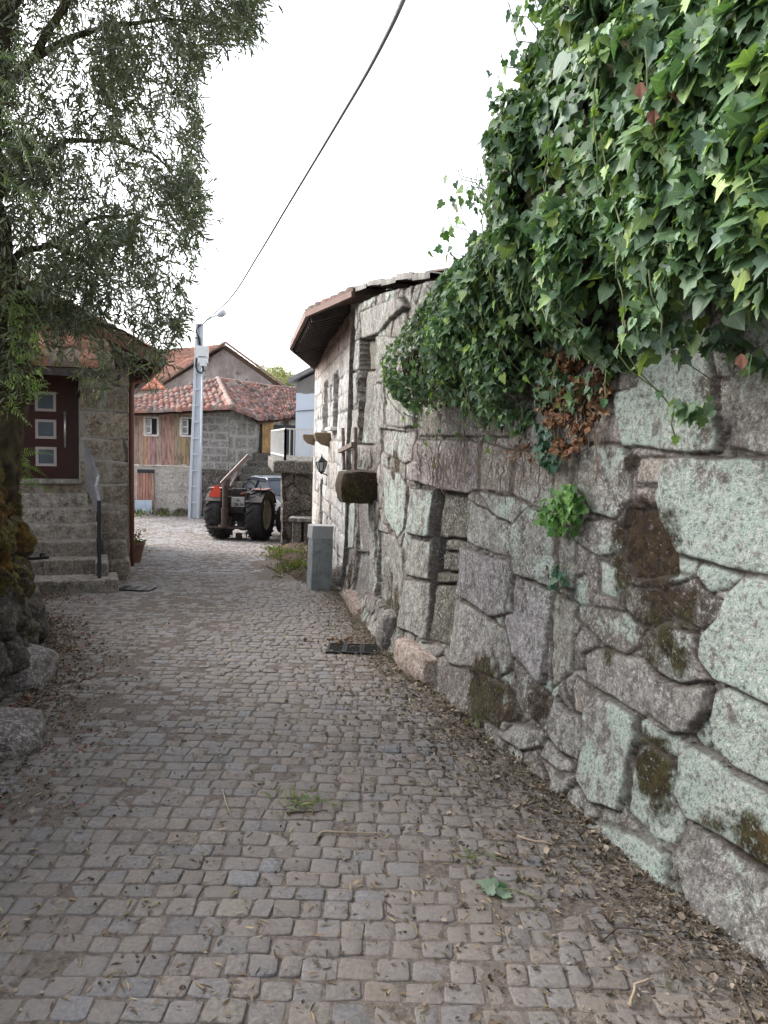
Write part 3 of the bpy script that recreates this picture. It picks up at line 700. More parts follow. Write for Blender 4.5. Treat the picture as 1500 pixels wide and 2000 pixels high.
for k in range(2):
    L_ = (E[k + 1] - E[k]).length; nn = int(L_ / .24)
    for i in range(nn + 1):
        a = E[k].lerp(E[k + 1], i / nn); b = I[k].lerp(I[k + 1], i / nn); d = (b - a).normalized(); a2 = a + d * .05; m.beam(a2 + Vector((0, 0, -.10)), a2 + d * 1.1 + Vector((0, 0, -.10)), .07, .10)
m.build('rafter', MAT['darkwood'], wfront)
# verge tiles over the old wall
vt = [V(690, 569, 8.9), V(716, 560, 8.3), V(745, 556, 7.7), V(772, 549, 7.1), V(805, 545, 6.4), V(840, 540, 5.8)]
for k in range(len(vt) - 1):
    a, b = vt[k], vt[k + 1]; off = Vector((.95, .35, .04)); lift = Vector((0, 0, .02 * (k % 2)))
    tile_patch('verge_tile', b + lift, a + lift, a + off * 2 + lift, b + off * 2 + lift, cols=[(.20, .19, .175), (.165, .155, .145)], seed=50 + k, parent=rwall, pitch=.24, amp=.015, thick=.02, jit=.004)
# rubble infill under the verge
OW = Curve([tuple(vt[-1][:2]), tuple(vt[2][:2]), tuple(vt[0][:2])], 0)
# lantern
MAT['blackmetal'] = simple('black_metal', (.02, .022, .025), .45, .6, var=.1)
n = NT('lamp_glass'); MAT['glass_pale'] = n.set((.55, .6, .6), .15, 0, .6)
lp = V(628, 909, 12.9); root = empty('wall_lantern', lp)
tag(root, 'small black wall lantern with pale glass on the pale house front', 'lantern')
m = MB(); m.lathe([(.02, .15), (.03, .13), (.10, .07), (.105, .055), (.0, .055)], 6, Matrix.Translation(lp)); m.lathe([(.05, -.115), (.055, -.10), (.03, -.13), (.0, -.16)], 6, Matrix.Translation(lp)); m.lathe([(0.0, .19), (.012, .17), (.012, .15)], 6, Matrix.Translation(lp))
for q in range(6):
    th = q * math.pi / 3; m.beam(lp + Vector((.095 * math.cos(th), .095 * math.sin(th), .06)), lp + Vector((.05 * math.cos(th), .05 * math.sin(th), -.11)), .012, .012)
m.tube([lp + Vector((0, 0, -.12)), lp + Vector((.10, 0, -.17)), lp + Vector((.22, .02, -.1))], .012, 6); m.build('frame', MAT['blackmetal'], root)
m = MB(); m.lathe([(.088, .05), (.045, -.10)], 6, Matrix.Translation(lp)); m.build('glass', MAT['glass_pale'], root)
# mossy ledge stone with its wooden frame
def rock(name, c, dim, seed=1, mat='granite', sub=4, amp=.12, col=(.22, .2, .19), aux=(.1, .2, 0), parent=None, rz=0, box=.35):
    bm = bmesh.new(); bmesh.ops.create_cube(bm, size=1.0); bmesh.ops.subdivide_edges(bm, edges=bm.edges, cuts=14, use_grid_fill=True)
    r = random.Random(seed); ox = r.uniform(0, 50); vs = []
    for v in bm.verts:
        p = v.co.copy(); s = p.normalized() * .5; p = p.lerp(s, 1 - box) if box < 1 else p
        k = 1 + amp * 2 * float(fbm(p.x * 2.2 + ox, p.y * 2.2 + p.z * 1.7, seed, 4)) + amp * .7 * float(fbm(p.z * 4 + ox, p.x * 4 + p.y * 3, seed + 3, 3)); p = p * k
        v.co = Vector((p.x * dim[0], p.y * dim[1], p.z * dim[2]))
    me = bpy.data.meshes.new(name); bm.to_mesh(me); bm.free()
    for nme, val in (('Col', col), ('Aux', aux)):
        a = me.attributes.new(nme, 'FLOAT_COLOR', 'POINT'); a.data.foreach_set('color', [q for _ in me.vertices for q in (*val, 1.0)])
    o = link(name, me, MAT[mat], smooth=True); o.location = c; o.rotation_euler = (0, 0, rz)
    if parent is not None: childify(o, parent)
    return o
def rwp(px, py, o=0.0):
    s, z = RW.sz(px, py); x, y = RW.P(s); tx, ty = RW.T(s); return Vector((float(x - ty * o), float(y + tx * o), z)), math.atan2(ty, tx)
p, a = rwp(726, 950, .10); lg = rock('ledge_stone', p, (.60, .50, .32), 5, aux=(-.5, 1.2, 0), col=(.12, .11, .06), parent=rwall, rz=a, box=.75)
MAT['oldwood'] = simple('grey_old_wood', (.17, .13, .105), .85, var=.35, sc=18, bump=.5)
p0, a = rwp(699, 925, .16); p1, _ = rwp(724, 925, .16); fr = empty('wooden_frame', p0)
tag(fr, 'rough little frame of grey sticks standing on the mossy ledge stone', 'wooden frame')
t0, _ = rwp(696, 838, .16); t1, _ = rwp(725, 836, .16); c0_, _ = rwp(697, 882, .20); c1_, _ = rwp(728, 869, .20)
p0.z = p1.z = lg.location.z + .13
for nm, a_, b_ in (('post', p0, t0), ('post', p1, t1), ('crossbar', c0_, c1_)):
    m = MB(); m.beam(a_, b_, .035, .05); m.build(nm, MAT['oldwood'], fr, bevel=.004)
m = MB(); a_, _ = rwp(714, 930, .12); b_, _ = rwp(715, 885, .12); m.beam(a_, b_, .05, .03); m.build('post', MAT['oldwood'], fr)
# steps and loose stones at the foot of the wall
def gpt(px, py, dz=0): return Vector(G(px, py, dz))
rows = [('door_step', (862, 1312), (.72, .44, .30), 11, (.36, .29, .25), .6, 'worn pinkish granite doorstep at the walled-up doorway', 'doorstep', .06),
        ('stone_block', (722, 1190), (1.15, .34, .20), 12, (.27, .20, .165), .6, 'long low brownish stone step below the mossy ledge', 'stone step', .04),
        ('boulder', (672, 1143), (.28, .28, .34), 13, (.19, .17, .155), .1, 'round dark boulder between the concrete slab and the old wall', 'boulder', .10),
        ('boulder', (778, 1262), (.34, .26, .42), 14, (.21, .195, .185), .25, 'pointed grey stone leaning on the old wall beside the drain grate', 'boulder', .12)]
for nm, pp, dm, sd_, c_, bx, lab, cat, dz in rows:
    g_ = gpt(*pp); s = RW.s_at_px(pp[0]); tx, ty = RW.T(s)
    g_ = g_ + Vector((-.07, -.03, 0)); o = rock(nm, (g_.x, g_.y, gz(g_.y) + dz), dm, sd_, col=c_, aux=(-.3, .05, 0), rz=math.atan2(ty, tx), box=bx, amp=.10); tag(o, lab, cat)
for pp, dm, sd_, lab in (((40, 1330), (.46, .50, .34), 15, 'large grey boulder at the foot of the mossy wall, further up the street'), ((2, 1455), (.44, .40, .28), 16, 'rounded pinkish grey boulder nearest the viewer at the foot of the mossy wall')):
    g_ = gpt(*pp); o = rock('boulder', (g_.x, g_.y, gz(g_.y) + .05), dm, sd_, col=(.27, .24, .23), aux=(-.2, -.3, 0), box=.3, amp=.26); tag(o, lab, 'boulder')
# concrete slab
MAT['concrete'] = simple('grey_concrete', (.25, .275, .28), .85, var=.12, sc=5, bump=.25, dirt=.8, dirtcol=(.10, .105, .10))
MAT['concrete2'] = simple('pale_concrete', (.34, .345, .355), .85, var=.08, sc=5, bump=.2)
b0 = V(607, 1153, 9.35); b0.z = gz(9.35); b1 = V(647, 1153, 9.45); b1.z = gz(9.45); root = empty('concrete_pillar', (b0 + b1) / 2)
tag(root, 'upright two-tone grey concrete slab at the corner of the pale house', 'concrete pillar')
dx = (b1 - b0).normalized(); dy = Vector((-dx.y, dx.x, 0)); H = .66
for nm, z0, z1, mt, ex in (('body', -.1, H, 'concrete', 0), ('cap', H, H + .17, 'concrete2', .004)):
    m = MB(); a_ = b0 + Vector((0, 0, z0)) - dx * ex - dy * ex; L_ = (b1 - b0).length + 2 * ex
    m.prism([a_, a_ + dx * L_, a_ + dx * L_ + dy * (.22 + 2 * ex), a_ + dy * (.22 + 2 * ex)], (0.012, 0, z1 - z0)); m.build(nm, MAT[mt], root, bevel=.008)
# drain grates
def grate(px, py, n_, w, lab):
    c_ = gpt(px, py); root = empty('drain_grate', (c_.x, c_.y, gz(c_.y)));tag(root, lab, 'drain grate')
    sl = (gz(c_.y + .1) - gz(c_.y - .1)) / .2; M_ = Matrix.Rotation(math.atan(sl), 3, 'X')
    def P(x, y, z): return Vector((c_.x, c_.y, gz(c_.y))) + M_ @ Vector((x, y, z))
    for i in range(n_):
        x0 = (i - n_ / 2) * w; m = MB()
        for a_, b_ in (((x0 + .01, -.15), (x0 + .01, .15)), ((x0 + w - .01, -.15), (x0 + w - .01, .15)), ((x0, -.15), (x0 + w, -.15)), ((x0, .15), (x0 + w, .15))):
            m.beam(P(*a_, .007), P(*b_, .007), .016, .02)
        for k in range(1, 12): m.beam(P(x0, -.15 + .3 * k / 12, .006), P(x0 + w, -.15 + .3 * k / 12, .006), .008, .016)
        m.build('grate_panel', MAT['blackmetal'], root)
    m = MB(); 
    m.box(P(0, 0, -.003), (n_ * w + .02, .32, .006), M=M_); m.build('pit', simple('pit_dark', (.012, .011, .010), .9), root)
grate(690, 1269, 3, .145, 'black iron street drain grate beside the leaning pointed stone')
grate(266, 1151, 3, .135, 'black iron street drain grate beside the house steps')
# ------------------------------------------------------------------ house with the brown door (left)
def HP(u, v, z=0.0):
    p = HO + HU * u + HV * v; return Vector((p[0], p[1], z))
HROT = math.atan2(HU[1], HU[0])
HF = Curve([tuple(HO + HU * -6.4), tuple(HO)], 0); LF = HF.L         # s = 6.4 + u
TH = 1.01                                                            # threshold height
DU0, DU1, DZ1 = -1.60, -.64, TH + 2.12
def hs(u): return LF + u
hfp = [([(hs(DU0), TH), (hs(DU1), TH), (hs(DU1), DZ1), (hs(DU0), DZ1)], dict(c=(.03, .02, .02), d=-.20, l=-1, m=-1))]
hfp += courses(-.2, LF + .1, -.6, 5.2, .30, .55, 12)
def gab(s): u = s - LF; return 2.62 + .49 * (.35 - u) - .0 if u > -3.2 else 2.62 + .49 * 3.55 - .49 * (-3.2 - u)
def plinth(S, Z): u = S - LF; return .10 * sstep(.62, .50, Z + .08 * fbm(S * 4, Z, 3)) * sstep(-.52, -.45, u)
house = stonewall('granite_house', HF, lambda s: gz(9.8) - .2, gab, 0, LF, .018, hfp, out_sign=-1.0, thick=.45, mat='granite_mid', seed=14,
                  base=((.36, .31, .24), (.24, .20, .15)), lich=(-.4, .1), moss=(-.5, -.1), er=.020, jd=.014, bulge=.016, rough=.010, warp=.028, relief=.008, joint=1.1, jw=.022, mod=plinth)
tag(house, 'granite house with a dark brown front door, small tiled porch and overhanging tiled roof', 'house')
# pale pointing between the stones comes from a second, slightly recessed sheet of mortar
m = MB()
for a_, b_, z0, z1 in ((-6.4, DU0, -.5, 2.3), (DU1, 0, -.5, 2.3), (-6.4, 0, DZ1, 2.4)):
    pass
attrbox('plinth_stone', [HP(-1.8, .03, .3), HP(-.6, .03, .3), HP(-.6, -.1, .3), HP(-1.8, -.1, .3), HP(-1.8, .03, TH - .052), HP(-.6, .03, TH - .052), HP(-.6, -.1, TH - .052), HP(-1.8, -.1, TH - .052)], (.28, .25, .21), house, 4, amp=.004) if 0 else None
m = MB(); m.beam(HP(.0 - .225, -.30, 1.1), HP(-.225, -6.2, 1.1), .45, 3.1); m.beam(HP(-6.2, -.5, 1.1), HP(-6.2, -6.2, 1.1), .45, 3.1); m.beam(HP(-6.4, -6.2, 1.1), HP(0, -6.2, 1.1), .45, 3.1)
m.build('wall', MAT['mortar'], house)
HSd = Curve([tuple(HO), tuple(HO - HV * 6.4)], 0)
sidew = stonewall('side_wall', HSd, lambda s: gz(12) - .4, lambda s: 2.66, 0.0, HSd.L, .04, courses(-.2, 7, -1, 3, .3, .55, 15), out_sign=-1.0, thick=.2, mat='granite_mid', seed=15,
                  base=((.36, .31, .24), (.24, .20, .15)), lich=(-.4, .1), moss=(-.5, -.1), er=.02, jd=.012, bulge=.012, rough=.008, warp=.02, relief=.008, joint=1.1, jw=.02, parent=house)
MAT['doorbrown'] = simple('brown_door_paint', (.045, .014, .012), .35, var=.06, spec=.4)
MAT['doorframe'] = simple('door_frame_paint', (.03, .012, .011), .4)
MAT['steel'] = simple('brushed_steel', (.55, .55, .55), .35, .8, var=.05)
MAT['frost'] = simple('frosted_glass', (.10, .125, .15), .12, 0, var=.1, spec=.8)
MAT['winframe'] = simple('door_light_trim', (.42, .37, .36), .45, var=.04)
def hbox(m, u0, u1, v0, v1, z0, z1): m.box(HP((u0 + u1) / 2, (v0 + v1) / 2, (z0 + z1) / 2), (u1 - u0, v1 - v0, z1 - z0), rz=HROT)
m = MB(); hbox(m, DU0 + .05, DU1 - .05, -.16, -.11, TH + .015, DZ1 - .05); door = m.build('door', MAT['doorbrown'], house)
m = MB(); hbox(m, DU0, DU0 + .05, -.18, -.08, TH + .012, DZ1); hbox(m, DU1 - .05, DU1, -.18, -.08, TH + .012, DZ1); hbox(m, DU0 + .05, DU1 - .05, -.18, -.08, DZ1 - .05, DZ1); m.build('door_frame', MAT['doorframe'], house)
for zc in (.31, .68, 1.05):
    uc = (DU0 + DU1) / 2 + .07; m = MB()
    for a_, b_, c_, d_ in ((-.13, -.095, -.13, .13), (.095, .13, -.13, .13), (-.095, .095, -.13, -.095), (-.095, .095, .095, .13)): hbox(m, uc + a_, uc + b_, -.115, -.095, TH + zc + c_, TH + zc + d_)
    o = m.build('door_light', MAT['winframe'], None); childify(o, door)
    m = MB(); hbox(m, uc - .095, uc + .095, -.112, -.104, TH + zc - .095, TH + zc + .095); o2 = m.build('pane', MAT['frost'], None)
    o2.parent = o
    
m = MB(); hu = DU1 - .17; m.tube([HP(hu, -.05, TH + .44), HP(hu, -.05, TH + .93)], .014, 10)
for zz in (.52, .85): m.tube([HP(hu, -.05, TH + zz), HP(hu, -.115, TH + zz)], .009, 8)
childify(m.build('handle', MAT['steel'], None, smooth=True), door)
# threshold slab
MAT['stepstone'] = granite('step_granite', 70, .7, (.3, .3, .28), .5)
def attrbox(name, pts, col, parent=None, seed=1, cuts=10, amp=.008, aux=(-.4, -.3, 0), mat='stepstone', bev=.018):
    """pts: 4 bottom + 4 top corners"""
    bm = bmesh.new(); vs = [bm.verts.new(p) for p in pts]
    for f in ((3, 2, 1, 0), (4, 5, 6, 7), (0, 1, 5, 4), (1, 2, 6, 5), (2, 3, 7, 6), (3, 0, 4, 7)): bm.faces.new([vs[i] for i in f])
    bmesh.ops.recalc_face_normals(bm, faces=bm.faces)
    bmesh.ops.bevel(bm, geom=[e for e in bm.edges], offset=bev, segments=2, affect='EDGES', profile=.6)
    es = [e for e in bm.edges if e.calc_length() > .12]
    bmesh.ops.subdivide_edges(bm, edges=es, cuts=cuts, use_grid_fill=True)
    for v in bm.verts:
        p = v.co; v.co = p + Vector((float(fbm(p.x * 7 + p.z * 3, p.y * 7, seed, 4)), float(fbm(p.y * 7 + 9, p.z * 7 + p.x * 2, seed, 4)), float(fbm(p.x * 6, p.z * 5 + p.y * 6, seed + 2, 4)))) * amp * 2
    me = bpy.data.meshes.new(name); bm.to_mesh(me); bm.free()
    for nme, val in (('Col', col), ('Aux', aux)):
        a = me.attributes.new(nme, 'FLOAT_COLOR', 'POINT'); a.data.foreach_set('color', [q for _ in me.vertices for q in (*val, 1.0)])
    o = link(name, me, MAT[mat], smooth=True)
    if parent is not None: childify(o, parent)
    return o
def hslab(name, u0, u1, v0, v1, z0, z1, col, parent, seed=1, ur=None, **k):
    P = [HP(u0, v1, z0), HP(u1 if ur is None else ur, v1, z0), HP(u1, v0, z0), HP(u0, v0, z0)]
    return attrbox(name, P + [p + Vector((0, 0, z1 - z0)) for p in P], col, parent, seed, **k)
attrbox('threshold', [HP(-1.8, .06, TH - .05), HP(-.6, .06, TH - .05), HP(-.6, -.2, TH - .05), HP(-1.8, -.2, TH - .05)] + [HP(-1.8, .06, TH + .01), HP(-.6, .06, TH + .01), HP(-.6, -.2, TH + .01), HP(-1.8, -.2, TH + .01)], (.34, .32, .29), house, 3, bev=.008, amp=.003)
stairs = empty('entrance_steps', HP(-1.2, .9, gz(9))); tag(stairs, 'flight of six worn granite steps leading up to the dark brown door', 'steps')
g0 = gz(8.9); rise = (TH - g0) / 7
ends = [-.53, -.455, -.39, -.455, -.46, -.22]
tread = .31
for k in range(6):
    v1 = .12 + tread * k + (.08 if k == 5 else 0); z1 = TH - rise * (k + 1); cc = [(.39, .36, .32), (.37, .34, .30), (.33, .30, .26), (.26, .23, .20), (.26, .225, .19), (.30, .27, .235)][k]
    hslab('step', -2.7, ends[k] + (.03 if k else 0), -.0 if k == 0 else v1 - tread - .14, v1 + .012 * (k % 2), z1 - rise - (.02 if k < 5 else .1), z1, cc, stairs, 40 + k, amp=.008, bev=.018)
for k, (uu, vv, w_, zz0, zz1) in enumerate(((-.425, 1.28, .17, g0, TH - rise * 5),)):
    hslab('step', uu - .02, uu + .13, .9, 1.55, g0, TH - rise * 5 - .01, (.24, .22, .20), stairs, 60, amp=.012)
# low stones of the plinth beside the steps
for k, (u0, u1, v1, z1) in enumerate(((-.40, -.02, .30, .62), (-.36, -.05, .50, .22), (-.30, .00, .62, -.02))):
    hslab('plinth_stone', u0, u1, -.02, v1, -.5, z1, (.24, .205, .165), house, 70 + k, amp=.03, bev=.05)
# handrail
MAT['rail'] = simple('dark_grey_rail', (.03, .036, .043), .45, .3); MAT['railtop'] = simple('galvanised_rail', (.30, .30, .33), .45, .5)
hr = empty('handrail', HP(-.40, 1.62, gz(9))); tag(hr, 'dark metal handrail with a wire mesh panel on the right of the steps', 'handrail')
zs = TH - rise * 6
ptop = HP(-.40, 1.66, zs + .92); pbot = HP(-.40, 1.66, zs - .01)
m = MB(); m.beam(pbot, ptop, .045, .045, up=(HV[0], HV[1], 0)); m.build('post', MAT['rail'], hr, bevel=.004)
wall_end = V(165, 862, 10.12); k1 = V(192, 930, 9.35); k2 = V(187, 951, 9.25)
rp = [wall_end, k1, k2, ptop]
m = MB()
for a_, b_ in zip(rp[:-1], rp[1:]): m.beam(a_, b_, .032, .015)
m.build('top_rail', MAT['railtop'], hr, bevel=.003)
m = MB(); lowe = [V(168, 950, 10.1), V(196, 1015, 9.35)]
for i in range(15):
    t = i / 14; a_ = rp[0].lerp(rp[1], t); b_ = lowe[0].lerp(lowe[1], t); m.tube([a_, b_], .0035, 4)
for i in range(11):
    t = i / 10; m.tube([rp[0].lerp(lowe[0], t), rp[1].lerp(lowe[1], t)], .0035, 4)
m.build('mesh_panel', MAT['railtop'], hr)
# roof
RC = [(.40, .16, .10), (.34, .13, .09), (.45, .21, .14), (.27, .13, .10)]
def rz_(u): return 2.72 + .49 * (.38 - u) if u > -3.2 else 2.72 + .49 * 3.58 - .49 * (-3.2 - u)
tile_patch('roof', HP(.40, -6.6, rz_(.38)), HP(.40, .42, rz_(.38)), HP(-3.2, .42, rz_(-3.2)), HP(-3.2, -6.6, rz_(-3.2)), cols=RC, seed=70, parent=house, pitch=.21)
tile_patch('roof', HP(-6.8, .42, rz_(-6.8)), HP(-6.8, -6.6, rz_(-6.8)), HP(-3.2, -6.6, rz_(-3.2)), HP(-3.2, .42, rz_(-3.2)), cols=RC, seed=71, parent=house, pitch=.21)
m = MB(); m.beam(HP(.40, .40, rz_(.40) - .06), HP(-3.2, .40, rz_(-3.2) - .06), .03, .16); m.beam(HP(.38, .40, rz_(.4) - .06), HP(.38, -6.5, rz_(.4) - .06), .03, .14)
m.build('bargeboard', simple('redbrown_bargeboard', (.12, .045, .03), .6, var=.2), house)
m = MB()
for i in range(14):
    v = .30 - i * .5; m.beam(HP(.36, v, rz_(.36) - .11), HP(-.2, v, rz_(-.2) - .11), .08, .10)
m.beam(HP(.1, .3, rz_(.1) - .10), HP(.1, -6.4, rz_(.1) - .10), .5, .02)
m.build('rafter', simple('brown_rafter', (.07, .04, .028), .75, var=.25), house)
# porch roof
pr = [HP(-2.7, .85, 2.47), HP(-.19, .85, 2.47), HP(-.30, .02, 3.12), HP(-2.7, .02, 3.12)]
tile_patch('porch_roof', *pr, cols=[(.46, .22, .15), (.40, .18, .12), (.5, .3, .22), (.3, .2, .15), (.22, .17, .14)], seed=77, parent=house, pitch=.2)
m = MB()
for i in range(7):
    u = -2.6 + i * .38; m.beam(HP(u, .80, 2.42), HP(u, .02, 3.02), .06, .08)
m.beam(HP(-2.7, .80, 2.40), HP(-.22, .80, 2.40), .06, .09); m.build('porch_beam', MAT['darkwood'], house)
# downpipe
MAT['redpipe'] = simple('redbrown_pipe', (.15, .058, .042), .4, var=.08)
m = MB(); m.tube([HP(.36, -.25, 2.56), HP(.30, -.26, 2.46), HP(.08, -.28, 2.40), HP(.06, -.28, 2.30), HP(.06, -.28, .95), HP(.06, -.28, -.25)], .038, 10)
m.tube([HP(.42, .38, 2.63), HP(.42, -6.4, 2.60)], .055, 8); m.build('downpipe', MAT['redpipe'], house, smooth=True)
# pot with a plant
pc = G(259, 1075); pc = Vector((-.3385 * 12.4, 12.4, gz(12.4))); pot = empty('plant_pot', pc); tag(pot, 'brown flower pot with a small leafy plant by the house corner', 'flower pot')
m = MB(); m.lathe([(0, .0), (.11, 0), (.17, .30), (.185, .30), (.185, .34), (.16, .34), (.15, .30), (0, .30)], 20, Matrix.Translation(pc)); m.build('pot', simple('brown_clay', (.16, .085, .06), .8, var=.2), pot, smooth=False)
MAT_LATER = [('pot_plant', pc)]
# pale sandals on the steps
sh = empty('pair_of_sandals', HP(-1.05, 1.38, TH - rise * 5)); tag(sh, 'pair of dark slippers left on the steps', 'shoes')
for k in (0, 1):
    m = MB(); c_ = HP(-1.28 + .20 * k, 1.24, TH - rise * 5 + .02); Mx = Matrix.Translation(c_) @ Matrix.Rotation(HROT + .5, 4, 'Z')
    vs = []; 
    for i in range(14):
        th = i / 14 * 2 * math.pi; vs.append(Mx @ Vector((.13 * math.cos(th), (.045 + .010 * math.cos(th)) * math.sin(th), -.015)))
    m.prism(vs, (0, 0, .02)); m.tube([Mx @ Vector((.05, -.05, .0)), Mx @ Vector((.05, -.03, .04)), Mx @ Vector((.05, .03, .04)), Mx @ Vector((.05, .05, 0))], .015, 6)
    m.build('slipper', MAT['blackmetal'], sh)
# ------------------------------------------------------------------ far buildings
def panel(name, a, b, z0, z1, res, polys, seed, parent=None, mat='granite_far', thick=.4, ztop=None, **k):
    cv = Curve([(a.x, a.y), (b.x, b.y)], 0)
    return stonewall(name, cv, lambda s: z0, ztop or (lambda s: z1), 0, cv.L, res, polys(cv) if callable(polys) else polys, out_sign=-1.0, thick=thick, mat=mat, seed=seed, parent=parent, **k)
ZG = gz(27)
# timber-fronted house
A0 = V(180, 900, 27.3); A1 = V(395, 900, 27.0); A2 = V(447, 900, 26.9); A3 = V(515, 900, 28.6); A4 = V(585, 900, 30.2)
z_e = 2.55
zmid = 1.62 + (857 - 912) * 27 / 1450
th = empty('timber_house', Vector((A1.x, A1.y, ZG))); tag(th, 'old house with weathered pinkish plank front, stone base and sagging red tile roof', 'house')
def rcwall(cv): return courses(-.1, cv.L + .1, -1.6, 3, .42, .7, 33)
m1 = panel('stone_base', A0, A1, ZG - .2, zmid, .05, lambda cv: courses(-.1, cv.L + .1, -1.6, 3, .45, .75, 31), 31, th, base=((.46, .44, .41), (.36, .33, .30)), lich=(-.8, -.2), moss=(-.6, .1), er=.03, jd=.015, bulge=.01, rough=.02, relief=.01, joint=1.1, jw=.05, warp=.05,
           mossy=lambda S, Z: .75 * sstep(ZG + .55, ZG + .15, Z + .3 * fbm(S * 2, Z * 2, 3)))
lowz = 1.62 + (858 - 917) * 26.9 / 1450
m2 = panel('rubble_wall', A1, A2, ZG - .2, lowz, .05, [], 32, th, mat='granite_dark', base=((.16, .14, .12), (.09, .08, .07)), cell=.28, moss=(0, .6), lich=(-.2, .2), er=.05, jd=.05, joint=.6)
def blocks(cv): return [([(x, z), (x + .46, z), (x + .46, z + .27), (x, z + .27)], {}) for k in range(10) for z in [lowz + .27 * k] for i in range(-1, 5) for x in [i * .46 + .23 * (k % 2)]]
m3 = panel('block_wall', A1, A2, lowz + .0, z_e + .1, .02, blocks, 33, th, base=((.30, .29, .29), (.24, .235, .23)), lich=(-.8, -.4), moss=(-.6, -.2), er=.03, jd=.016, bulge=.016, rough=.008, relief=.004, warp=.010, joint=1.1, jw=.024)
m4 = panel('stone_wall', A2, A3, ZG - .3, z_e + .25, .05, lambda cv: courses(-.1, cv.L + .1, -1.6, 3.2, .42, .6, 35, .35, .5), 35, th, base=((.30, .285, .25), (.20, .19, .165)), lich=(-.3, .2), moss=(-.3, .35), er=.04, jd=.03, bulge=.02, rough=.02, relief=.02, joint=1.0, jw=.04, warp=.06,
           mossy=lambda S, Z: .7 * sstep(1.0, .2, Z + 1.2 * fbm(S * 1.2, Z * 1.2, 7)), tint=lambda S, Z, c: c * (1 - .55 * sstep(.9, .1, Z))[..., None])
m5 = panel('stone_wall', A3 + Vector((.8, .8, 0)), A4, ZG - .3, z_e + .1, .05, lambda cv: courses(-.1, cv.L + .1, -1.6, 3.2, .42, .6, 36, .35, .5), 36, th, base=((.34, .31, .27), (.24, .22, .19)), lich=(-.3, .1), moss=(-.3, .2), er=.04, jd=.03, joint=1.0, jw=.04, warp=.06)
# planks
n = NT('weathered_planks'); col = n.attr('Col'); cs = n.scale(14, 14, 1.2); f = n.noise(3, 6, .7, co=cs); g = n.noise(1.6, 5, .7)
c = n.mix(n.ramp(f, .35, .7), n.mix(1, col, .72, 'MULTIPLY'), n.mix(1, col, 1.2, 'MULTIPLY'))
c = n.mix(n.math('MULTIPLY', n.ramp(n.math('ADD', n.noise(2.2, 5, .7, co=n.scale(5, 5, .8)), n.math('MULTIPLY', g, .3)), .62, .80), .85), c, (.12, .085, .07)); n.bump(f, .5, .01)
MAT['planks'] = n.set(c, .85, 0, .2)
m = MB(); d01 = (A1 - A0); L01 = d01.length; du = d01.normalized(); nrm = Vector((du.y, -du.x, 0)); pr_ = random.Random(4)
def wallat(px, o=0.0):
    # point of the facade line at a pixel column
    dd = ray(px, 900); t = Vector((dd[0], dd[1])); x = A0; 
    k = (x.x * t.y - x.y * t.x) / (du.y * t.x - du.x * t.y); p = A0 + du * k; return Vector((p.x, p.y, 0)) + nrm * o
def zpx(px, py, D=27): return float(at(px, py, D)[2])
k = -.1; xe = (wallat(384) - wallat(180)).length
s0w = (wallat(180) - Vector((A0.x, A0.y, 0))).length
k = 0
while k < xe:
    w = pr_.uniform(.17, .26); a_ = wallat(180, .03) + du * k; cc = pr_.choice([(.44, .285, .235), (.42, .29, .25), (.46, .29, .235), (.40, .30, .265), (.40, .26, .21), (.41, .285, .245)])
    if k > xe - .62: cc = (.38, .26, .16)
    m.cc = tuple(x * pr_.uniform(.85, 1.1) for x in cc); zb_ = zmid - .03 + pr_.uniform(-.04, .04); zt2 = z_e + .05
    m.beam(a_ + du * w / 2 + Vector((0, 0, zb_)), a_ + du * w / 2 + Vector((0, 0, zt2)), w - .012, .03 + pr_.uniform(0, .012), up=tuple(nrm)); k += w
m.build('plank_front', MAT['planks'], th, colattr=True)
# windows of the timber front
MAT['darkroom'] = simple('dark_interior', (.012, .012, .014), .5); MAT['paneblue'] = simple('dusty_pane', (.06, .075, .10), .15, 0, spec=.7)
MAT['oldframe'] = simple('old_grey_frame', (.58, .56, .54), .8, var=.2)
def fwindow(x0, x1, y0, y1, shut):
    a_ = wallat(x0, .06); b_ = wallat(x1, .06); z1_ = zpx(x0, y0); z0_ = zpx(x0, y1); W_ = (b_ - a_).length
    f = MB(); t = .07
    for p, q, in ((a_ + Vector((0, 0, z0_)), a_ + Vector((0, 0, z1_))), (b_ + Vector((0, 0, z0_)), b_ + Vector((0, 0, z1_)))): f.beam(p, q, t, t, up=tuple(nrm))
    for z in (z0_, z1_): f.beam(a_ + Vector((0, 0, z)), b_ + Vector((0, 0, z)), t, t)
    fo = f.build('window', MAT['oldframe'], th)
    m_ = MB(); c_ = (a_ + b_) / 2; m_.beam(a_ + Vector((0, 0, (z0_ + z1_) / 2)) - nrm * .005, b_ + Vector((0, 0, (z0_ + z1_) / 2)) - nrm * .005, .02, z1_ - z0_); o = m_.build('opening', MAT['darkroom'], None); o.parent = fo
    s_ = MB(); g_ = MB(); p0 = a_.lerp(b_, .10); p1 = a_.lerp(b_, .58) + nrm * .14
    for q in (p0, p1): s_.beam(q + Vector((0, 0, z0_ + .06)), q + Vector((0, 0, z1_ - .06)), .05, .03, up=tuple(nrm))
    for z in (z0_ + .08, (z0_ + z1_) / 2, z1_ - .08): s_.beam(p0 + Vector((0, 0, z)), p1 + Vector((0, 0, z)), .03, .045)
    g_.beam(p0 + Vector((0, 0, (z0_ + z1_) / 2)) , p1 + Vector((0, 0, (z0_ + z1_) / 2)), .006, z1_ - z0_ - .2)
    o = s_.build('casement', MAT['oldframe'], None); o.parent = fo; o = g_.build('pane', MAT['paneblue'], None); o.parent = fo
fwindow(284, 310, 815, 850, 0); fwindow(354, 381, 816, 851, 0)
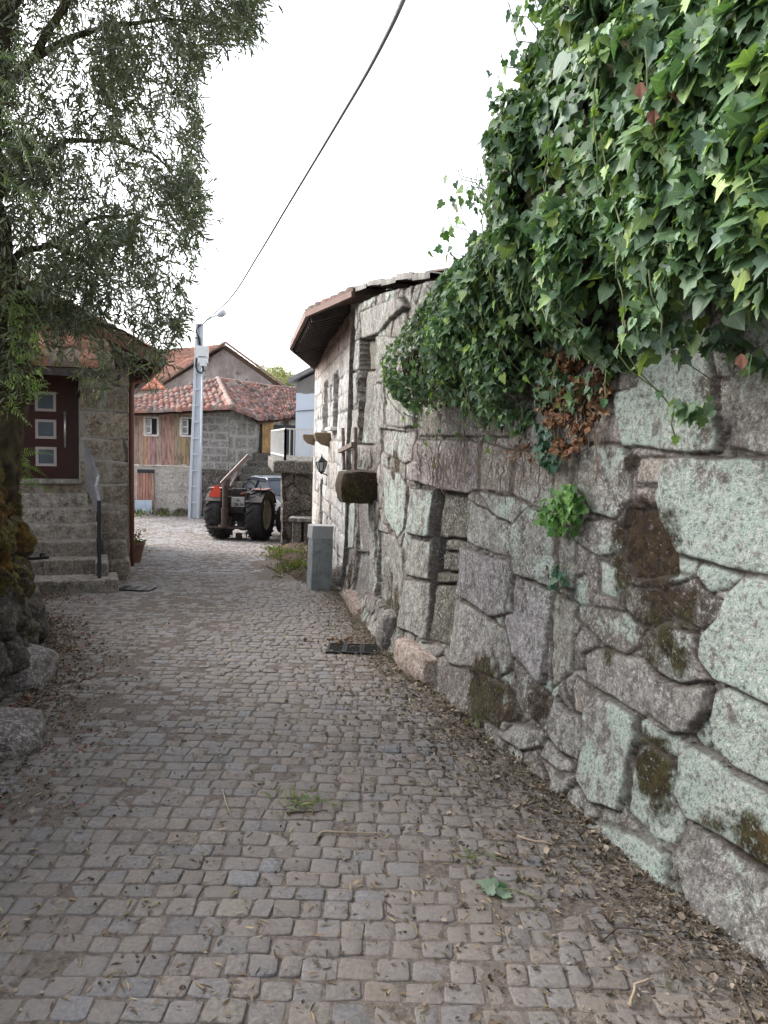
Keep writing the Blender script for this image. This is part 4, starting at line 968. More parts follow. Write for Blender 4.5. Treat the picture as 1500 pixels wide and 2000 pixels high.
# lower door with metal sheet
a_ = wallat(269, .05); b_ = wallat(302, .05); m = MB(); zz0 = ZG + .25; zz1 = zpx(270, 924)
for i in range(6):
    q = a_.lerp(b_, (i + .5) / 6); m.cc = [(.42, .20, .15), (.38, .22, .17), (.44, .26, .20)][i % 3]; m.beam(q + Vector((0, 0, zz0)), q + Vector((0, 0, zz1)), (b_ - a_).length / 6 - .012, .03, up=tuple(nrm))
ld = m.build('door', MAT['planks'], th, colattr=True)
m = MB(); m.beam(a_ - nrm * .03 + Vector((0, 0, zz1 + .07)), b_ - nrm * .03 + Vector((0, 0, zz1 + .07)), .05, .13); o = m.build('opening', MAT['darkroom'], None); o.parent = ld
MAT['zinc'] = simple('bluish_zinc_sheet', (.42, .50, .60), .5, .2, var=.1)
m = MB(); a2 = wallat(266, .10); b2 = wallat(299, .10); m.prism([a2 + Vector((0, 0, ZG + .05)), b2 + Vector((0, 0, ZG - .02)), b2 + Vector((0, 0, ZG + .52)), a2 + Vector((0, 0, ZG + .50))], nrm * .015); o = m.build('metal_sheet', MAT['zinc'], None); o.parent = ld
# ochre door at the head of the stone stairs
MAT['ochre'] = simple('ochre_door_paint', (.34, .20, .07), .6, var=.3, sc=3, dirt=.5, dirtcol=(.10, .07, .04))
m = MB(); oA = V(512, 850, 28.3); oB = V(533, 850, 28.6); oA.z = oB.z = 0; za, zb2 = zpx(520, 884, 28.9), zpx(520, 816, 28.9); m.beam(oA + Vector((0, 0, (za + zb2) / 2)), oB + Vector((0, 0, (za + zb2) / 2)), .06, zb2 - za); od = m.build('door', MAT['ochre'], th)
for z in (za + .25, za + .85):
    m = MB(); m.beam(oA.lerp(oB, .25) + Vector((0, -.05, z + .2)), oA.lerp(oB, .75) + Vector((0, -.05, z + .2)), .02, .38)
    o = m.build('door_panel', MAT['ochre'], None); o.parent = od
m = MB(); m.beam(oA + Vector((-.15, .12, .75)), oB + Vector((.8, .5, .75)), .2, 3.0); m.build('doorway_back', MAT['darkroom'], th)
# roof of the timber house
apex = V(425, 743, 29.6); eL = V(170, 809, 26.6); eR = V(452, 799, 26.1); tL = V(190, 797, 28.2); e2 = V(506, 821, 27.6); e3 = V(600, 811, 30.0); t3 = V(610, 765, 34)
FC = [(.34, .172, .142), (.28, .142, .115), (.37, .22, .18), (.23, .14, .12), (.31, .195, .17), (.17, .125, .115), (.29, .235, .21)]
tile_patch('roof', eL, eR, apex, tL, cols=FC, seed=81, parent=th, pitch=.22, rowlen=.38, amp=.065, sag=.05, jit=.07, thick=.12)
tile_patch('roof', eR, e2, apex + Vector((.02, 0, 0)), apex, cols=FC, seed=82, parent=th, pitch=.23, rowlen=.42, amp=.06, jit=.04)
tile_patch('roof', e2, e3, t3, apex, cols=FC, seed=83, parent=th, pitch=.22, rowlen=.38, amp=.065, sag=.08, jit=.07, thick=.16)
m = MB(); m.tube([eR + Vector((0, 0, .08)), eR.lerp(apex, .5) + Vector((0, 0, .04)), apex + Vector((0, 0, .06))], .11, 8); m.tube([apex + Vector((0, 0, .05)), apex.lerp(t3, .5) + Vector((0, 0, -.02)), t3 + Vector((0, 0, .05))], .10, 8)
m.build('ridge_tile', simple('grey_ridge_tile', (.27, .19, .16), .85, var=.3), th)
# stone stairs to the ochre door
MAT['rubble'] = MAT['granite_far']
ss = empty('stone_stairs', V(500, 960, 26.2)); ss.location.z = gz(26); tag(ss, 'dark rough stone stairs climbing to the ochre door', 'steps')
q0 = V(488, 960, 25.8); q1 = V(532, 960, 28.3); z0_ = gz(26); z1_ = za - .02
for i in range(9):
    t = i / 8; p = q0.lerp(q1, t); z = z0_ + (z1_ - z0_) * (i + 1) / 9; r_ = [Vector((p.x - .9, p.y - .2, gz(26) - .3)), Vector((p.x + .45, p.y - .5, gz(26) - .3)), Vector((p.x + .6, p.y + .5, gz(26) - .3)), Vector((p.x - .7, p.y + .7, gz(26) - .3))]
    attrbox('step', r_ + [Vector((v.x, v.y, z)) for v in r_], (.12, .11, .09), ss, 90 + i, cuts=4, amp=.05, mat='granite_dark', aux=(-.2, .3, 0), bev=.04)
# ---- big gabled house behind
gh = empty('gabled_house', V(445, 800, 38)); gh.location.z = -1.3; tag(gh, 'large house with a tall stained grey gable and red tiled roof, behind the plank-fronted house', 'house')
n = NT('stained_render'); f = n.noise(.7, 8, .68, co=n.scale(1.6, 1.6, .7)); g = n.noise(6, 6, .7)
c = n.mix(n.ramp(f, .38, .62), (.40, .355, .335), (.24, .205, .19)); c = n.mix(n.math('MULTIPLY', n.ramp(n.noise(1.1, 8, .75), .52, .62), .85), c, (.09, .075, .07)); c = n.mix(n.math('MULTIPLY', n.ramp(g, .5, .75), .4), c, (.42, .39, .37))
n.bump(g, .4, .03); MAT['render'] = n.set(c, .9, 0, .15)
gA = V(443, 678, 38); gL = V(300, 765, 38.5); gR = V(556, 762, 37.5)
m = MB(); m.prism([Vector((gL.x, gL.y, -1.5)), Vector((gR.x, gR.y, -1.5)), gR, gA, gL], (0, .4, 0)); m.build('gable_wall', MAT['render'], gh)
m = MB(); m.beam(gL + Vector((0, -.32, .12)), gA + Vector((0, -.32, .20)), .16, .09); m.beam(gA + Vector((0, -.32, .20)), gR + Vector((.2, -.32, .10)), .16, .09); m.build('verge', simple('verge_tiles', (.26, .17, .14), .85, var=.35, sc=3), gh)
back = Vector((-9.0, 7.0, 0)); side = Vector((-7, 9, 0))
m = MB(); m.beam(Vector((gR.x, gR.y + .2, .7)), Vector((gR.x, gR.y + .2, .7)) + back, .3, 4.4); m.build('wall', MAT['render'], gh)
tile_patch('roof', gL + back + Vector((-.3, 0, 0)), gL + Vector((-.3, -.25, 0)), gA + Vector((0, -.25, .08)), gA + back + Vector((0, 0, .08)), cols=[(.38, .19, .14), (.33, .16, .125), (.42, .24, .18), (.29, .17, .14)], seed=91, parent=gh, pitch=.25, rowlen=.45, amp=.06)
tile_patch('roof', gR + Vector((.25, -.2, -.05)), gR + back + Vector((.25, 0, -.05)), gA + back + Vector((0, 0, .05)), gA + Vector((0, -.2, .05)), cols=[(.30, .2, .16)], seed=92, parent=gh, pitch=.25, amp=.05)
# red roofed pale house at far left
ph = empty('pale_house', V(270, 900, 33)); ph.location.z = -1.2; tag(ph, 'pale walled house with a red tile roof glimpsed behind the downpipe', 'house')
a_ = V(215, 770, 33); b_ = V(330, 770, 33)
m = MB(); m.prism([Vector((a_.x, a_.y, -1.4)), Vector((b_.x, b_.y, -1.4)), Vector((b_.x, b_.y, zpx(300, 762, 33))), Vector((a_.x, a_.y, zpx(300, 762, 33)))], (0, 3.0, 0)); m.build('wall', MAT['whitepaint'], ph)
tile_patch('roof', V(210, 764, 32.6), V(325, 760, 32.6), V(300, 735, 35), V(225, 735, 35), cols=[(.5, .2, .13), (.44, .17, .12), (.52, .26, .18)], seed=95, parent=ph, pitch=.25, amp=.05)
# ---- blue-white house beyond the terrace
bh = empty('lean_to_house', V(600, 900, 21.3)); bh.location.z = -1.0; tag(bh, 'bluish white painted house end with bare cement top and thin grey slab roof', 'house')
n = NT('blue_white_paint'); sp = n.N.new('ShaderNodeSeparateXYZ'); n.L(n.co, sp.inputs[0]); zc = sp.outputs[2]
edge = n.math('ADD', zc, n.math('MULTIPLY', n.noise(6, 4), .12)); up_ = n.ramp(edge, 3.02, 3.05)
c = n.mix(up_, (.60, .68, .78), n.mix(n.noise(4, 5), (.17, .165, .155), (.25, .245, .235)))
c = n.mix(n.ramp(n.math('ADD', zc, 0), 1.22, 1.20), c, (.42, .48, .55)); MAT['bluewhite'] = n.set(c, .8)
zt1 = zpx(577, 748, 21); zt2_ = zpx(625, 722, 21); p_ = [V(576, 900, 21), V(660, 900, 21)]
m = MB(); zt3 = zt1 + (zt2_ - zt1) * 84 / 49
m.prism([Vector((p_[0].x, p_[0].y, -1.2)), Vector((p_[1].x, p_[1].y, -1.2)), Vector((p_[1].x, p_[1].y, zt3)), Vector((p_[0].x, p_[0].y, zt1))], (.3, 4, 0)); m.build('wall', MAT['bluewhite'], bh)
m = MB(); e0 = V(562, 748, 20.8); e1 = V(665, 696, 20.8); m.prism([e0, e1, e1 + Vector((0, 0, .13)), e0 + Vector((0, 0, .13))], (.3, 4.4, 0)); m.build('roof_slab', simple('cement_slab', (.24, .24, .245), .85), bh, bevel=.01)
m = MB(); s1_ = V(600, 722, 20.98); m.tube([V(579, 803, 20.96), V(600, 802, 20.95), V(622, 800, 20.96)], .012, 5); m.build('cable', MAT['blackmetal'], bh)
m = MB(); c_ = V(596, 733, 20.985); 
# terrace with its retaining wall, railing and bench
TZ = zpx(580, 925, 17.3); t0_ = V(553, 950, 17.3); t1_ = V(622, 950, 17.3); t2_ = V(551, 950, 21.5)
tw = panel('terrace_wall', Vector((t0_.x, t0_.y, 0)), Vector((t1_.x + .3, t1_.y, 0)), gz(17.3) - .2, TZ, .03, [], 41, None, mat='granite_dark', base=((.15, .13, .11), (.075, .065, .055)), cell=.30, moss=(0, .4), lich=(-.1, .25), er=.05, jd=.045, joint=.7, thick=.5)
tag(tw, 'dark rubble retaining wall of the railed terrace beside the pale house', 'retaining wall')
tws = panel('side_wall', Vector((t2_.x, t2_.y, 0)), Vector((t0_.x, t0_.y, 0)), gz(17.3) - .3, TZ, .05, [], 42, tw, mat='granite_dark', base=((.15, .13, .11), (.075, .065, .055)), cell=.30, moss=(0, .4), er=.05, jd=.045, joint=.7, thick=.3)
sl_ = [V(537, 0, 21.5), V(548, 0, 17.15), V(625, 0, 17.15), V(640, 0, 21.5)]
sl_ = [Vector((v.x, v.y, TZ)) for v in sl_]; P_ = sl_
attrbox('terrace_slab', [P_[1], P_[2], P_[3], P_[0]] + [v + Vector((0, 0, .30)) for v in (P_[1], P_[2], P_[3], P_[0])], (.13, .12, .105), tw, 45, cuts=14, amp=.03, mat='granite_dark', aux=(-.1, .25, 0), bev=.05)
rt = empty('railing', V(555, 900, 17.3)); rt.location.z = TZ + .3; tag(rt, 'white painted metal railing on top of the dark terrace wall', 'railing')
zr0, zr1 = TZ + .34, zpx(580, 838, 17.3)
ra = [Vector((P_[0].x + .1, P_[0].y, 0)), Vector((t0_.x + .02, t0_.y + .1, 0)), Vector((t1_.x + .2, t1_.y + .1, 0))]
for sx, (a_, b_, n_) in enumerate(((ra[0], ra[1], 16), (ra[1], ra[2], 10))):
    for z in (zr0 + .06, zr1):
        m = MB(); m.beam(a_ + Vector((0, 0, z)), b_ + Vector((0, 0, z)), .035, .03); m.build('rail', MAT['whitepaint'], rt)
    for i in range(n_ + 1):
        p = a_.lerp(b_, i / n_); th_ = .022 if i not in (0, n_) else .05; m = MB(); m.beam(p + Vector((0, 0, zr0 - .05)), p + Vector((0, 0, zr1)), th_, th_, up=(0, 1, 0)); m.build('baluster', MAT['whitepaint'], rt)
bn = empty('stone_bench', V(580, 1010, 16.9)); bn.location.z = gz(16.9); tag(bn, 'low stone slab bench in front of the dark terrace wall', 'bench')
zb_ = zpx(580, 1018, 16.9); a_ = V(564, 1010, 16.75); b_ = V(615, 1010, 16.75)
def qb(nm, x0, x1, y0, y1, z0, z1, col, par, seed, **k):
    P = [Vector((x0, y0, z0)), Vector((x1, y0, z0)), Vector((x1, y1, z0)), Vector((x0, y1, z0))]; return attrbox(nm, P + [Vector((v.x, v.y, z1)) for v in P], col, par, seed, **k)
qb('seat', a_.x, b_.x, 16.75, 17.22, zb_, zb_ + .09, (.22, .215, .205), bn, 51, cuts=6, mat='granite_dark')
for x0 in (a_.x + .08, b_.x - .25): qb('leg', x0, x0 + .2, 16.82, 17.2, gz(17) - .1, zb_, (.14, .13, .12), bn, 52, cuts=5, mat='granite_dark')
# ------------------------------------------------------------------ lamp post and cables
MAT['polegrey'] = simple('galvanised_pole', (.46, .50, .55), .45, .15, var=.05, sc=3)
pb = G(380, 1012); PD = 25.8; PX = float(at(380, 1012, PD)[0]); PZ = gz(PD); ptz = float(at(391, 632, PD)[2]); ptx = float(at(390, 632, PD)[0])
pole = empty('lamp_post', (PX, PD, PZ)); tag(pole, 'tall pale grey tapered utility post with street lamp arm and meter boxes', 'lamp post')
def pp(t, dx=0, dy=0): return Vector((PX + (ptx - PX) * t + dx, PD + dy, PZ + (ptz - PZ) * t))
m = MB(); w0, w1 = .155, .07
# I-shaped section: two flanges and a recessed web with rungs
for sx in (-1, 1):
    v = [pp(0, sx * w0 - .05, -.14), pp(0, sx * w0 + .05, -.14), pp(0, sx * w0 + .05, .14), pp(0, sx * w0 - .05, .14)]
    u = [pp(1, sx * w1 - .045, -.09), pp(1, sx * w1 + .045, -.09), pp(1, sx * w1 + .045, .09), pp(1, sx * w1 - .045, .09)]
    m.add(v + u, [(0, 1, 2, 3), (4, 5, 6, 7), (0, 1, 5, 4), (1, 2, 6, 5), (2, 3, 7, 6), (3, 0, 4, 7)])
v = [pp(0, -w0, -.05), pp(0, w0, -.05), pp(0, w0, .05), pp(0, -w0, .05)]; u = [pp(1, -w1, -.05), pp(1, w1, -.05), pp(1, w1, .05), pp(1, -w1, .05)]
m.add(v + u, [(0, 1, 2, 3), (4, 5, 6, 7), (0, 1, 5, 4), (1, 2, 6, 5), (2, 3, 7, 6), (3, 0, 4, 7)])
for i in range(1, 12):
    t = i / 12; w = w0 + (w1 - w0) * t; m.box(pp(t, 0, -.08), (2 * w, .10, .06))
m.build('shaft', MAT['polegrey'], pole, bevel=.01)
m = MB()
m.tube([pp(0.02, w0 + .07, -.16), pp(.78, w1 + .10, -.16)], .035, 8); m.build('conduit', MAT['polegrey'], pole, smooth=True)
bx = simple('meter_box_white', (.58, .60, .60), .5, var=.05)
for (x0, y0, x1, y1) in ((386, 676, 407, 700), (388, 696, 406, 710), (392, 708, 403, 716)):
    a_ = V(x0, y1, PD - .25); b_ = V(x1, y0, PD - .25); m = MB(); m.box(((a_.x + b_.x) / 2, PD - .28, (a_.z + b_.z) / 2), (b_.x - a_.x, .22, b_.z - a_.z - .02)); m.build('meter_box', bx, pole, bevel=.015)
m = MB(); m.tube([V(384, 700, PD - .2), V(382, 715, PD - .25), V(386, 726, PD - .3), V(394, 729, PD - .3), V(397, 722, PD - .3), V(395, 712, PD - .3)], .035, 6)
for k in range(3): m.tube([V(388 + k * 3, 633, PD - .15), V(384 - k, 645, PD - .2), V(387 + 2 * k, 662, PD - .2), V(390 + k, 678, PD - .2)], .015, 5)
m.build('cable_loop', MAT['blackmetal'], pole)
m = MB(); arm = [V(395, 634, PD - .1), V(402, 626, PD - .2), V(415, 619, PD - .4), V(426, 614, PD - .6)]; m.tube(arm, .03, 8); m.build('arm', MAT['polegrey'], pole, smooth=True)
m = MB(); a_ = V(424, 615.5, PD - .6); b_ = V(440, 609, PD - .8); d = (b_ - a_); pts = [a_ + d * t for t in (0, .15, .5, .85, 1)]; m.tube(pts, [.04, .09, .13, .10, .03], 12); m.build('lamp_head', MAT['polegrey'], pole, smooth=True)
def cable(px, r, label, mat):
    P = [V(*p) for p in px]; P2 = []
    for i in range(len(P) - 1):
        p0 = P[max(i - 1, 0)]; p1 = P[i]; p2 = P[i + 1]; p3 = P[min(i + 2, len(P) - 1)]
        for k in range(10):
            t = k / 10; P2.append(.5 * ((2 * p1) + (p2 - p0) * t + (2 * p0 - 5 * p1 + 4 * p2 - p3) * t * t + (3 * p1 - p0 - 3 * p2 + p3) * t ** 3))
    P2.append(P[-1]); m = MB(); m.tube(P2, r, 6); o = m.build('overhead_cable', mat, None, smooth=True); tag(o, label, 'cable'); return o
cm = simple('black_cable', (.02, .018, .025), .5)
cable([(400, 628, PD - .1), (450, 582, 19), (505, 497, 14.5), (560, 405, 12), (610, 322, 10.2), (665, 230, 8.4), (715, 145, 7), (760, 60, 5.9), (790, -5, 5.2), (850, -140, 4)], .018, 'thick dark overhead cable running from the lamp post over the lane', cm)
gcb = simple('grey_cable', (.45, .45, .45), .5)
cable([(800, 275, 19), (876, 180, 17), (940, 98, 15), (1015, 0, 13), (1100, -110, 11)], .004, 'thin pale overhead wire to the right of the thick dark cable', gcb)
# ------------------------------------------------------------------ tractor
TRY = rad(-9); tc = V(470, 1045, 18.9); tc.z = gz(18.9)
tr = empty('tractor', tc, TRY); tag(tr, 'old red tractor with big black tyres, a rear crane boom and an orange triangle', 'tractor')
RM = Matrix.Translation(tc) @ Matrix.Rotation(TRY, 4, 'Z')
# slope of the street under the tractor is small; wheels follow gz
def L(x, y, z): return Vector((x, y, z))
MAT['rubber'] = simple('black_rubber', (.018, .018, .02), .75, var=.3, sc=12, bump=.3, dirt=.35, dirtcol=(.07, .065, .06))
MAT['rim'] = simple('cream_wheel_rim', (.42, .38, .28), .6, var=.15, dirt=.4)
MAT['tred'] = simple('faded_red_paint', (.10, .018, .017), .45, var=.2, dirt=.35, dirtcol=(.2, .14, .12))
MAT['tpink'] = simple('sunbleached_red_paint', (.26, .12, .11), .55, var=.15)
MAT['tdark'] = simple('greasy_dark_metal', (.035, .03, .028), .6, .2, var=.4, sc=10)
MAT['rust'] = simple('rusty_brown_steel', (.06, .042, .036), .75, .1, var=.3, sc=12)
MAT['boomp'] = simple('faded_boom_paint', (.21, .15, .135), .6, var=.2, dirt=.3)
def wheel(name, x, y, r, w, lugs, parent, side):
    root = empty(name, (x, y, r)); root.parent = parent
    m = MB(); h = w / 2; Mw = Matrix.Rotation(math.pi / 2, 4, 'Y')
    prof = [(r * .58, -h * .75), (r * .64, -h * .95), (r * .80, -h * 1.0), (r * .93, -h * .88), (r * .965, -h * .55), (r * .97, 0), (r * .965, h * .55), (r * .93, h * .88), (r * .80, h), (r * .64, h * .95), (r * .58, h * .75)]
    m.lathe(prof, 40, Mw)
    if lugs:
        nl = 22
        for k in range(nl):
            for sgn in (-1, 1):
                th0 = (k + (.5 if sgn > 0 else 0)) / nl * 2 * math.pi
                pts = []
                for t in (0, .5, 1):
                    th = th0 + t * .20; xx = sgn * (h * .06 + t * h * .92); rr = r * (.985 if t < 1 else .94); pts.append(Vector((xx, math.cos(th) * rr, math.sin(th) * rr)))
                for a_, b_ in ((pts[0], pts[1]), (pts[1], pts[2])):
                    c_ = (a_ + b_) / 2; m.beam(a_, b_, r * .055, r * .06, up=(0, c_.y, c_.z))
    else:
        for k in range(3):
            xx = (k - 1) * h * .55; m.lathe([(r * .955, xx - .01), (r, xx - .01), (r, xx + .01), (r * .955, xx + .01)], 40, Mw)
    m.build('tyre', MAT['rubber'], root, local=True)
    m = MB(); m.lathe([(r * .60, -h * .8), (r * .56, -h * .5), (r * .53, 0), (r * .56, h * .5), (r * .60, h * .8)], 32, Mw)
    o_ = side * h * .35
    m.lathe([(0, o_), (r * .16, o_ + side * .03), (r * .2, o_), (r * .40, o_ - side * .02), (r * .54, o_ - side * .03)], 32, Mw)
    m.lathe([(0.0, o_ - side * .05), (r * .54, o_ - side * .05)], 32, Mw)
    for k in range(8):
        th = k / 8 * 2 * math.pi; m.cyl((o_ - side * .01, r * .3 * math.cos(th), r * .3 * math.sin(th)), (o_ + side * .03, r * .3 * math.cos(th), r * .3 * math.sin(th)), r * .028, 6)
    m.build('rim', MAT['rim'], root, local=True, smooth=False)
    return root
TB = lambda m, nm, mt, **k: m.build(nm, MAT[mt], tr, local=True, **k)
Rr, Rf = .66, .37
for s in (-1, 1): wheel('rear_wheel', s * .53, 0, Rr, .42, True, tr, s)
for s in (-1, 1): wheel('front_wheel', s * .56, 1.78, Rf, .20, False, tr, s)
m = MB(); m.tube([(-.5, 0, Rr), (.5, 0, Rr)], .09, 12); m.box((0, .05, Rr + .02), (.36, .5, .42)); m.box((0, .7, Rr), (.30, 1.2, .34)); m.box((0, 1.6, .48), (.9, .1, .1)); m.box((0, 1.5, .62), (.3, .7, .3)); TB(m, 'chassis', 'tdark', bevel=.02)
m = MB(); m.prism([(-.24, .85, .72), (.24, .85, .72), (.26, .85, 1.08), (.18, .85, 1.16), (-.18, .85, 1.16), (-.26, .85, 1.08)], (0, 1.25, -.02)); TB(m, 'bonnet', 'tred', bevel=.02)
for s in (-1, 1):     # fenders
    m = MB(); prof = []
    for k in range(9):
        a = rad(25 + k * 15); prof.append((s * .53, .72 * math.cos(a), Rr + .60 * math.sin(a)))
    for a_, b_ in zip(prof[:-1], prof[1:]): m.beam(a_, b_, .42, .02, up=(0, 0, 1))
    m.box((s * .33, 0, Rr + .32), (.02, 1.1, .50)); TB(m, 'fender', 'tdark')
    m = MB(); m.box((s * .58, -.06, Rr + .645), (.36, .50, .03)); TB(m, 'fender_top', 'tpink', bevel=.015)
m = MB(); m.box((0, .05, 1.08), (.40, .36, .07)); m.box((0, -.13, 1.20), (.40, .06, .24)); m.cyl((0, .05, .85), (0, .05, 1.05), .05); TB(m, 'seat', 'tdark', bevel=.03)
m = MB(); m.tube([(0.0, .95, 1.05), (0, .62, 1.30)], .02, 8)
pts = [Vector((.17 * math.cos(t / 16 * 2 * math.pi), .60 - .08 * math.sin(t / 16 * 2 * math.pi), 1.31 + .15 * math.sin(t / 16 * 2 * math.pi))) for t in range(17)]
m.tube(pts, .014, 6, caps=False); TB(m, 'steering_wheel', 'tdark', smooth=True)
m = MB(); m.prism([(.04, -.22, 1.14), (.36, -.22, 1.12), (.38, -.22, 1.18), (.22, -.22, 1.24), (.06, -.22, 1.20)], (0, .10, 0)); TB(m, 'cushion', 'tred', bevel=.02)
m = MB(); m.box((.0, -.30, 1.05), (.52, .05, .13)); m.box((.02, -.32, .86), (.40, .12, .30)); TB(m, 'rear_panel', 'tdark', bevel=.01)
# rear crane: post, slew base, boom
m = MB(); m.tube([(-.20, -.60, .42), (-.20, -.60, .85)], .095, 14); m.tube([(-.20, -.60, .85), (-.20, -.60, 1.42)], .065, 12); m.lathe([(.0, .43), (.16, .43), (.16, .37), (0, .37)], 16, Matrix.Translation((-.20, -.60, 0))); TB(m, 'crane_post', 'rust', smooth=False)
m = MB(); m.box((-.13, -.60, .36), (.95, .14, .05)); m.box((-.13, -.45, .36), (.5, .3, .05)); TB(m, 'drawbar_plate', 'rust', bevel=.006)
e_ = RM.inverted() @ V(486, 889, 18.6); b0_ = Vector((-.26, -.60, 1.44))
m = MB(); m.beam(b0_ + Vector((-.04, 0, 0)), e_, .09, .09); m.beam(Vector((-.12, -.55, 1.30)), b0_.lerp(e_, .62) + Vector((.02, 0, -.08)), .05, .05); TB(m, 'boom', 'boomp', bevel=.01)
m = MB(); m.box((-.12, -.62, 1.44), (.07, .05, .22)); m.tube([(-.36, -.62, 1.38), (-.02, -.62, 1.38)], .02, 6); TB(m, 'boom_pivot', 'rust')
MAT['orange'] = simple('fluorescent_orange', (.62, .06, .025), .5, var=.04)
m = MB(); m.prism([(-.66, -.50, 1.10), (-.30, -.50, 1.10), (-.33, -.50, 1.20), (-.42, -.50, 1.40), (-.48, -.50, 1.40), (-.64, -.50, 1.20)], (.0, .02, 0)); TB(m, 'warning_triangle', 'orange')
MAT['plate'] = simple('number_plate', (.45, .46, .45), .5, var=.1); MAT['ink'] = simple('plate_ink', (.02, .02, .02), .6)
plc = Vector((.06, -.39, .985)); m = MB(); m.box(plc, (.34, .012, .24)); pl = m.build('number_plate', MAT['plate'], tr, local=True, bevel=.004)
for txt, dz, sz in (('-0-', .045, .10), ('QB-24', -.06, .10)):
    cu = bpy.data.curves.new('plate_text', 'FONT'); cu.body = txt; cu.size = sz; cu.align_x = 'CENTER'; cu.align_y = 'CENTER'; cu.extrude = .001; cu.offset = .003
    o0 = bpy.data.objects.new('plate_text', cu); me = bpy.data.meshes.new_from_object(o0); o = bpy.data.objects.new('plate_text', me); COL.objects.link(o); me.materials.clear(); me.materials.append(MAT['ink']); o.parent = pl; o.location = plc + Vector((.01, -.0085, dz)); o.rotation_euler = (rad(90), 0, 0)
# hitch arms and links
m = MB()
for s in (-1, 1): m.tube([(s * .16, .0, .50), (s * .20, -.45, .34)], .022, 8); m.tube([(s * .18, -.1, .95), (s * .20, -.35, .40)], .018, 8)
m.tube([(-.1, -.35, .24), (-.1, -.35, .06), (.28, -.35, .06), (.28, -.35, .26)], .018, 6); m.box((.08, -.35, .13), (.14, .10, .14)); m.tube([(.33, -.30, .95), (.36, -.32, .45)], .015, 6); TB(m, 'hitch', 'tdark')
m = MB(); m.tube([(.26, -.25, 1.02), (.46, -.25, 1.02), (.46, .1, 1.02)], .02, 6); m.tube([(.62, -.33, 1.05), (.62, -.33, 1.42), ], .012, 6); TB(m, 'lamp_bracket', 'tdark')
for c_ in ((-.33, -.45, 1.02), (.70, -.35, 1.0)):
    m = MB(); m.box(c_, (.08, .04, .09)); m.build('rear_light', MAT['whitepaint'], tr, local=True)
# ------------------------------------------------------------------ dark car
CY = rad(180 + 32); cc_ = V(548, 1020, 25.2); cc_.z = gz(25.2); car = empty('parked_car', cc_, CY); tag(car, 'dark blue-black car with silver roof bars parked behind the tractor', 'car')
MAT['carpaint'] = simple('dark_blue_car_paint', (.012, .017, .032), .38, 0, var=.05, spec=.28); MAT['carglass'] = simple('car_glass', (.02, .03, .045), .3, 0, var=.05, spec=.25); MAT['silver'] = simple('silver_trim', (.6, .62, .65), .3, .6)
def loft(m, secs):
    k = len(secs[0]); vs = [v for s in secs for v in s]; fs = []
    for i in range(len(secs) - 1):
        for j in range(k - 1): fs.append((i * k + j, i * k + j + 1, (i + 1) * k + j + 1, (i + 1) * k + j))
    fs.append(tuple(range(k))[::-1]); fs.append(tuple((len(secs) - 1) * k + j for j in range(k))); m.add(vs, fs)
def sec(y, zt, w, wt, zb=.25): return [(-w * .96, y, zb), (-w, y, (zb + zt) * .5), (-wt, y, zt * .97), (-wt * .85, y, zt), (0, y, zt * 1.015), (wt * .85, y, zt), (wt, y, zt * .97), (w, y, (zb + zt) * .5), (w * .96, y, zb)]
m = MB(); loft(m, [sec(2.08, .60, .68, .60, .32), sec(1.98, .74, .84, .74), sec(1.5, .92, .88, .80), sec(1.05, 1.0, .89, .83), sec(.2, 1.0, .90, .86), sec(-1.6, 1.02, .89, .84), sec(-1.95, .95, .84, .76), sec(-2.05, .7, .76, .7, .32)]); m.build('body', MAT['carpaint'], car, local=True, smooth=True, bevel=.02)
def gsec(y, z0, z1, w0, w1): return [(-w0, y, z0), (-w1, y + 0, z1), (-w1 * .7, y, z1 + .03), (w1 * .7, y, z1 + .03), (w1, y, z1), (w0, y, z0)]
m = MB(); loft(m, [gsec(1.08, .97, .99, .80, .78), gsec(.75, .97, 1.19, .81, .72), gsec(.35, .97, 1.40, .81, .64), gsec(-1.2, .97, 1.42, .81, .64), gsec(-1.7, .97, 1.25, .80, .68), gsec(-1.85, .97, 1.0, .78, .76)]); m.build('windows', MAT['carglass'], car, local=True, smooth=False)
m = MB(); loft(m, [[(-.62, .32, 1.40), (-.5, .32, 1.455), (.5, .32, 1.455), (.62, .32, 1.40)], [(-.64, -.4, 1.43), (-.5, -.4, 1.485), (.5, -.4, 1.485), (.64, -.4, 1.43)], [(-.62, -1.3, 1.42), (-.5, -1.3, 1.46), (.5, -1.3, 1.46), (.62, -1.3, 1.42)]]); m.build('roof', MAT['carpaint'], car, local=True, smooth=False)
m = MB()
for s in (-1, 1):
    m.tube([(s * .80, 1.05, .99), (s * .73, .75, 1.19), (s * .65, .35, 1.41)], .035, 6); m.beam((s * .80, -.45, .99), (s * .66, -.42, 1.42), .05, .05); m.tube([(s * .65, .35, 1.41), (s * .66, -1.2, 1.43), (s * .70, -1.7, 1.25)], .03, 6)
m.build('pillar', MAT['carpaint'], car, local=True)
for s in (-1, 1):
    m = MB(); m.tube([(s * .60, .25, 1.46), (s * .60, .1, 1.51), (s * .60, -1.1, 1.51), (s * .60, -1.25, 1.46)], .022, 8); m.build('roof_rail', MAT['silver'], car, local=True)
for y in (0.0, -.75):
    m = MB(); m.beam((-.66, y, 1.54), (.66, y, 1.54), .06, .03); m.build('roof_bar', MAT['silver'], car, local=True)
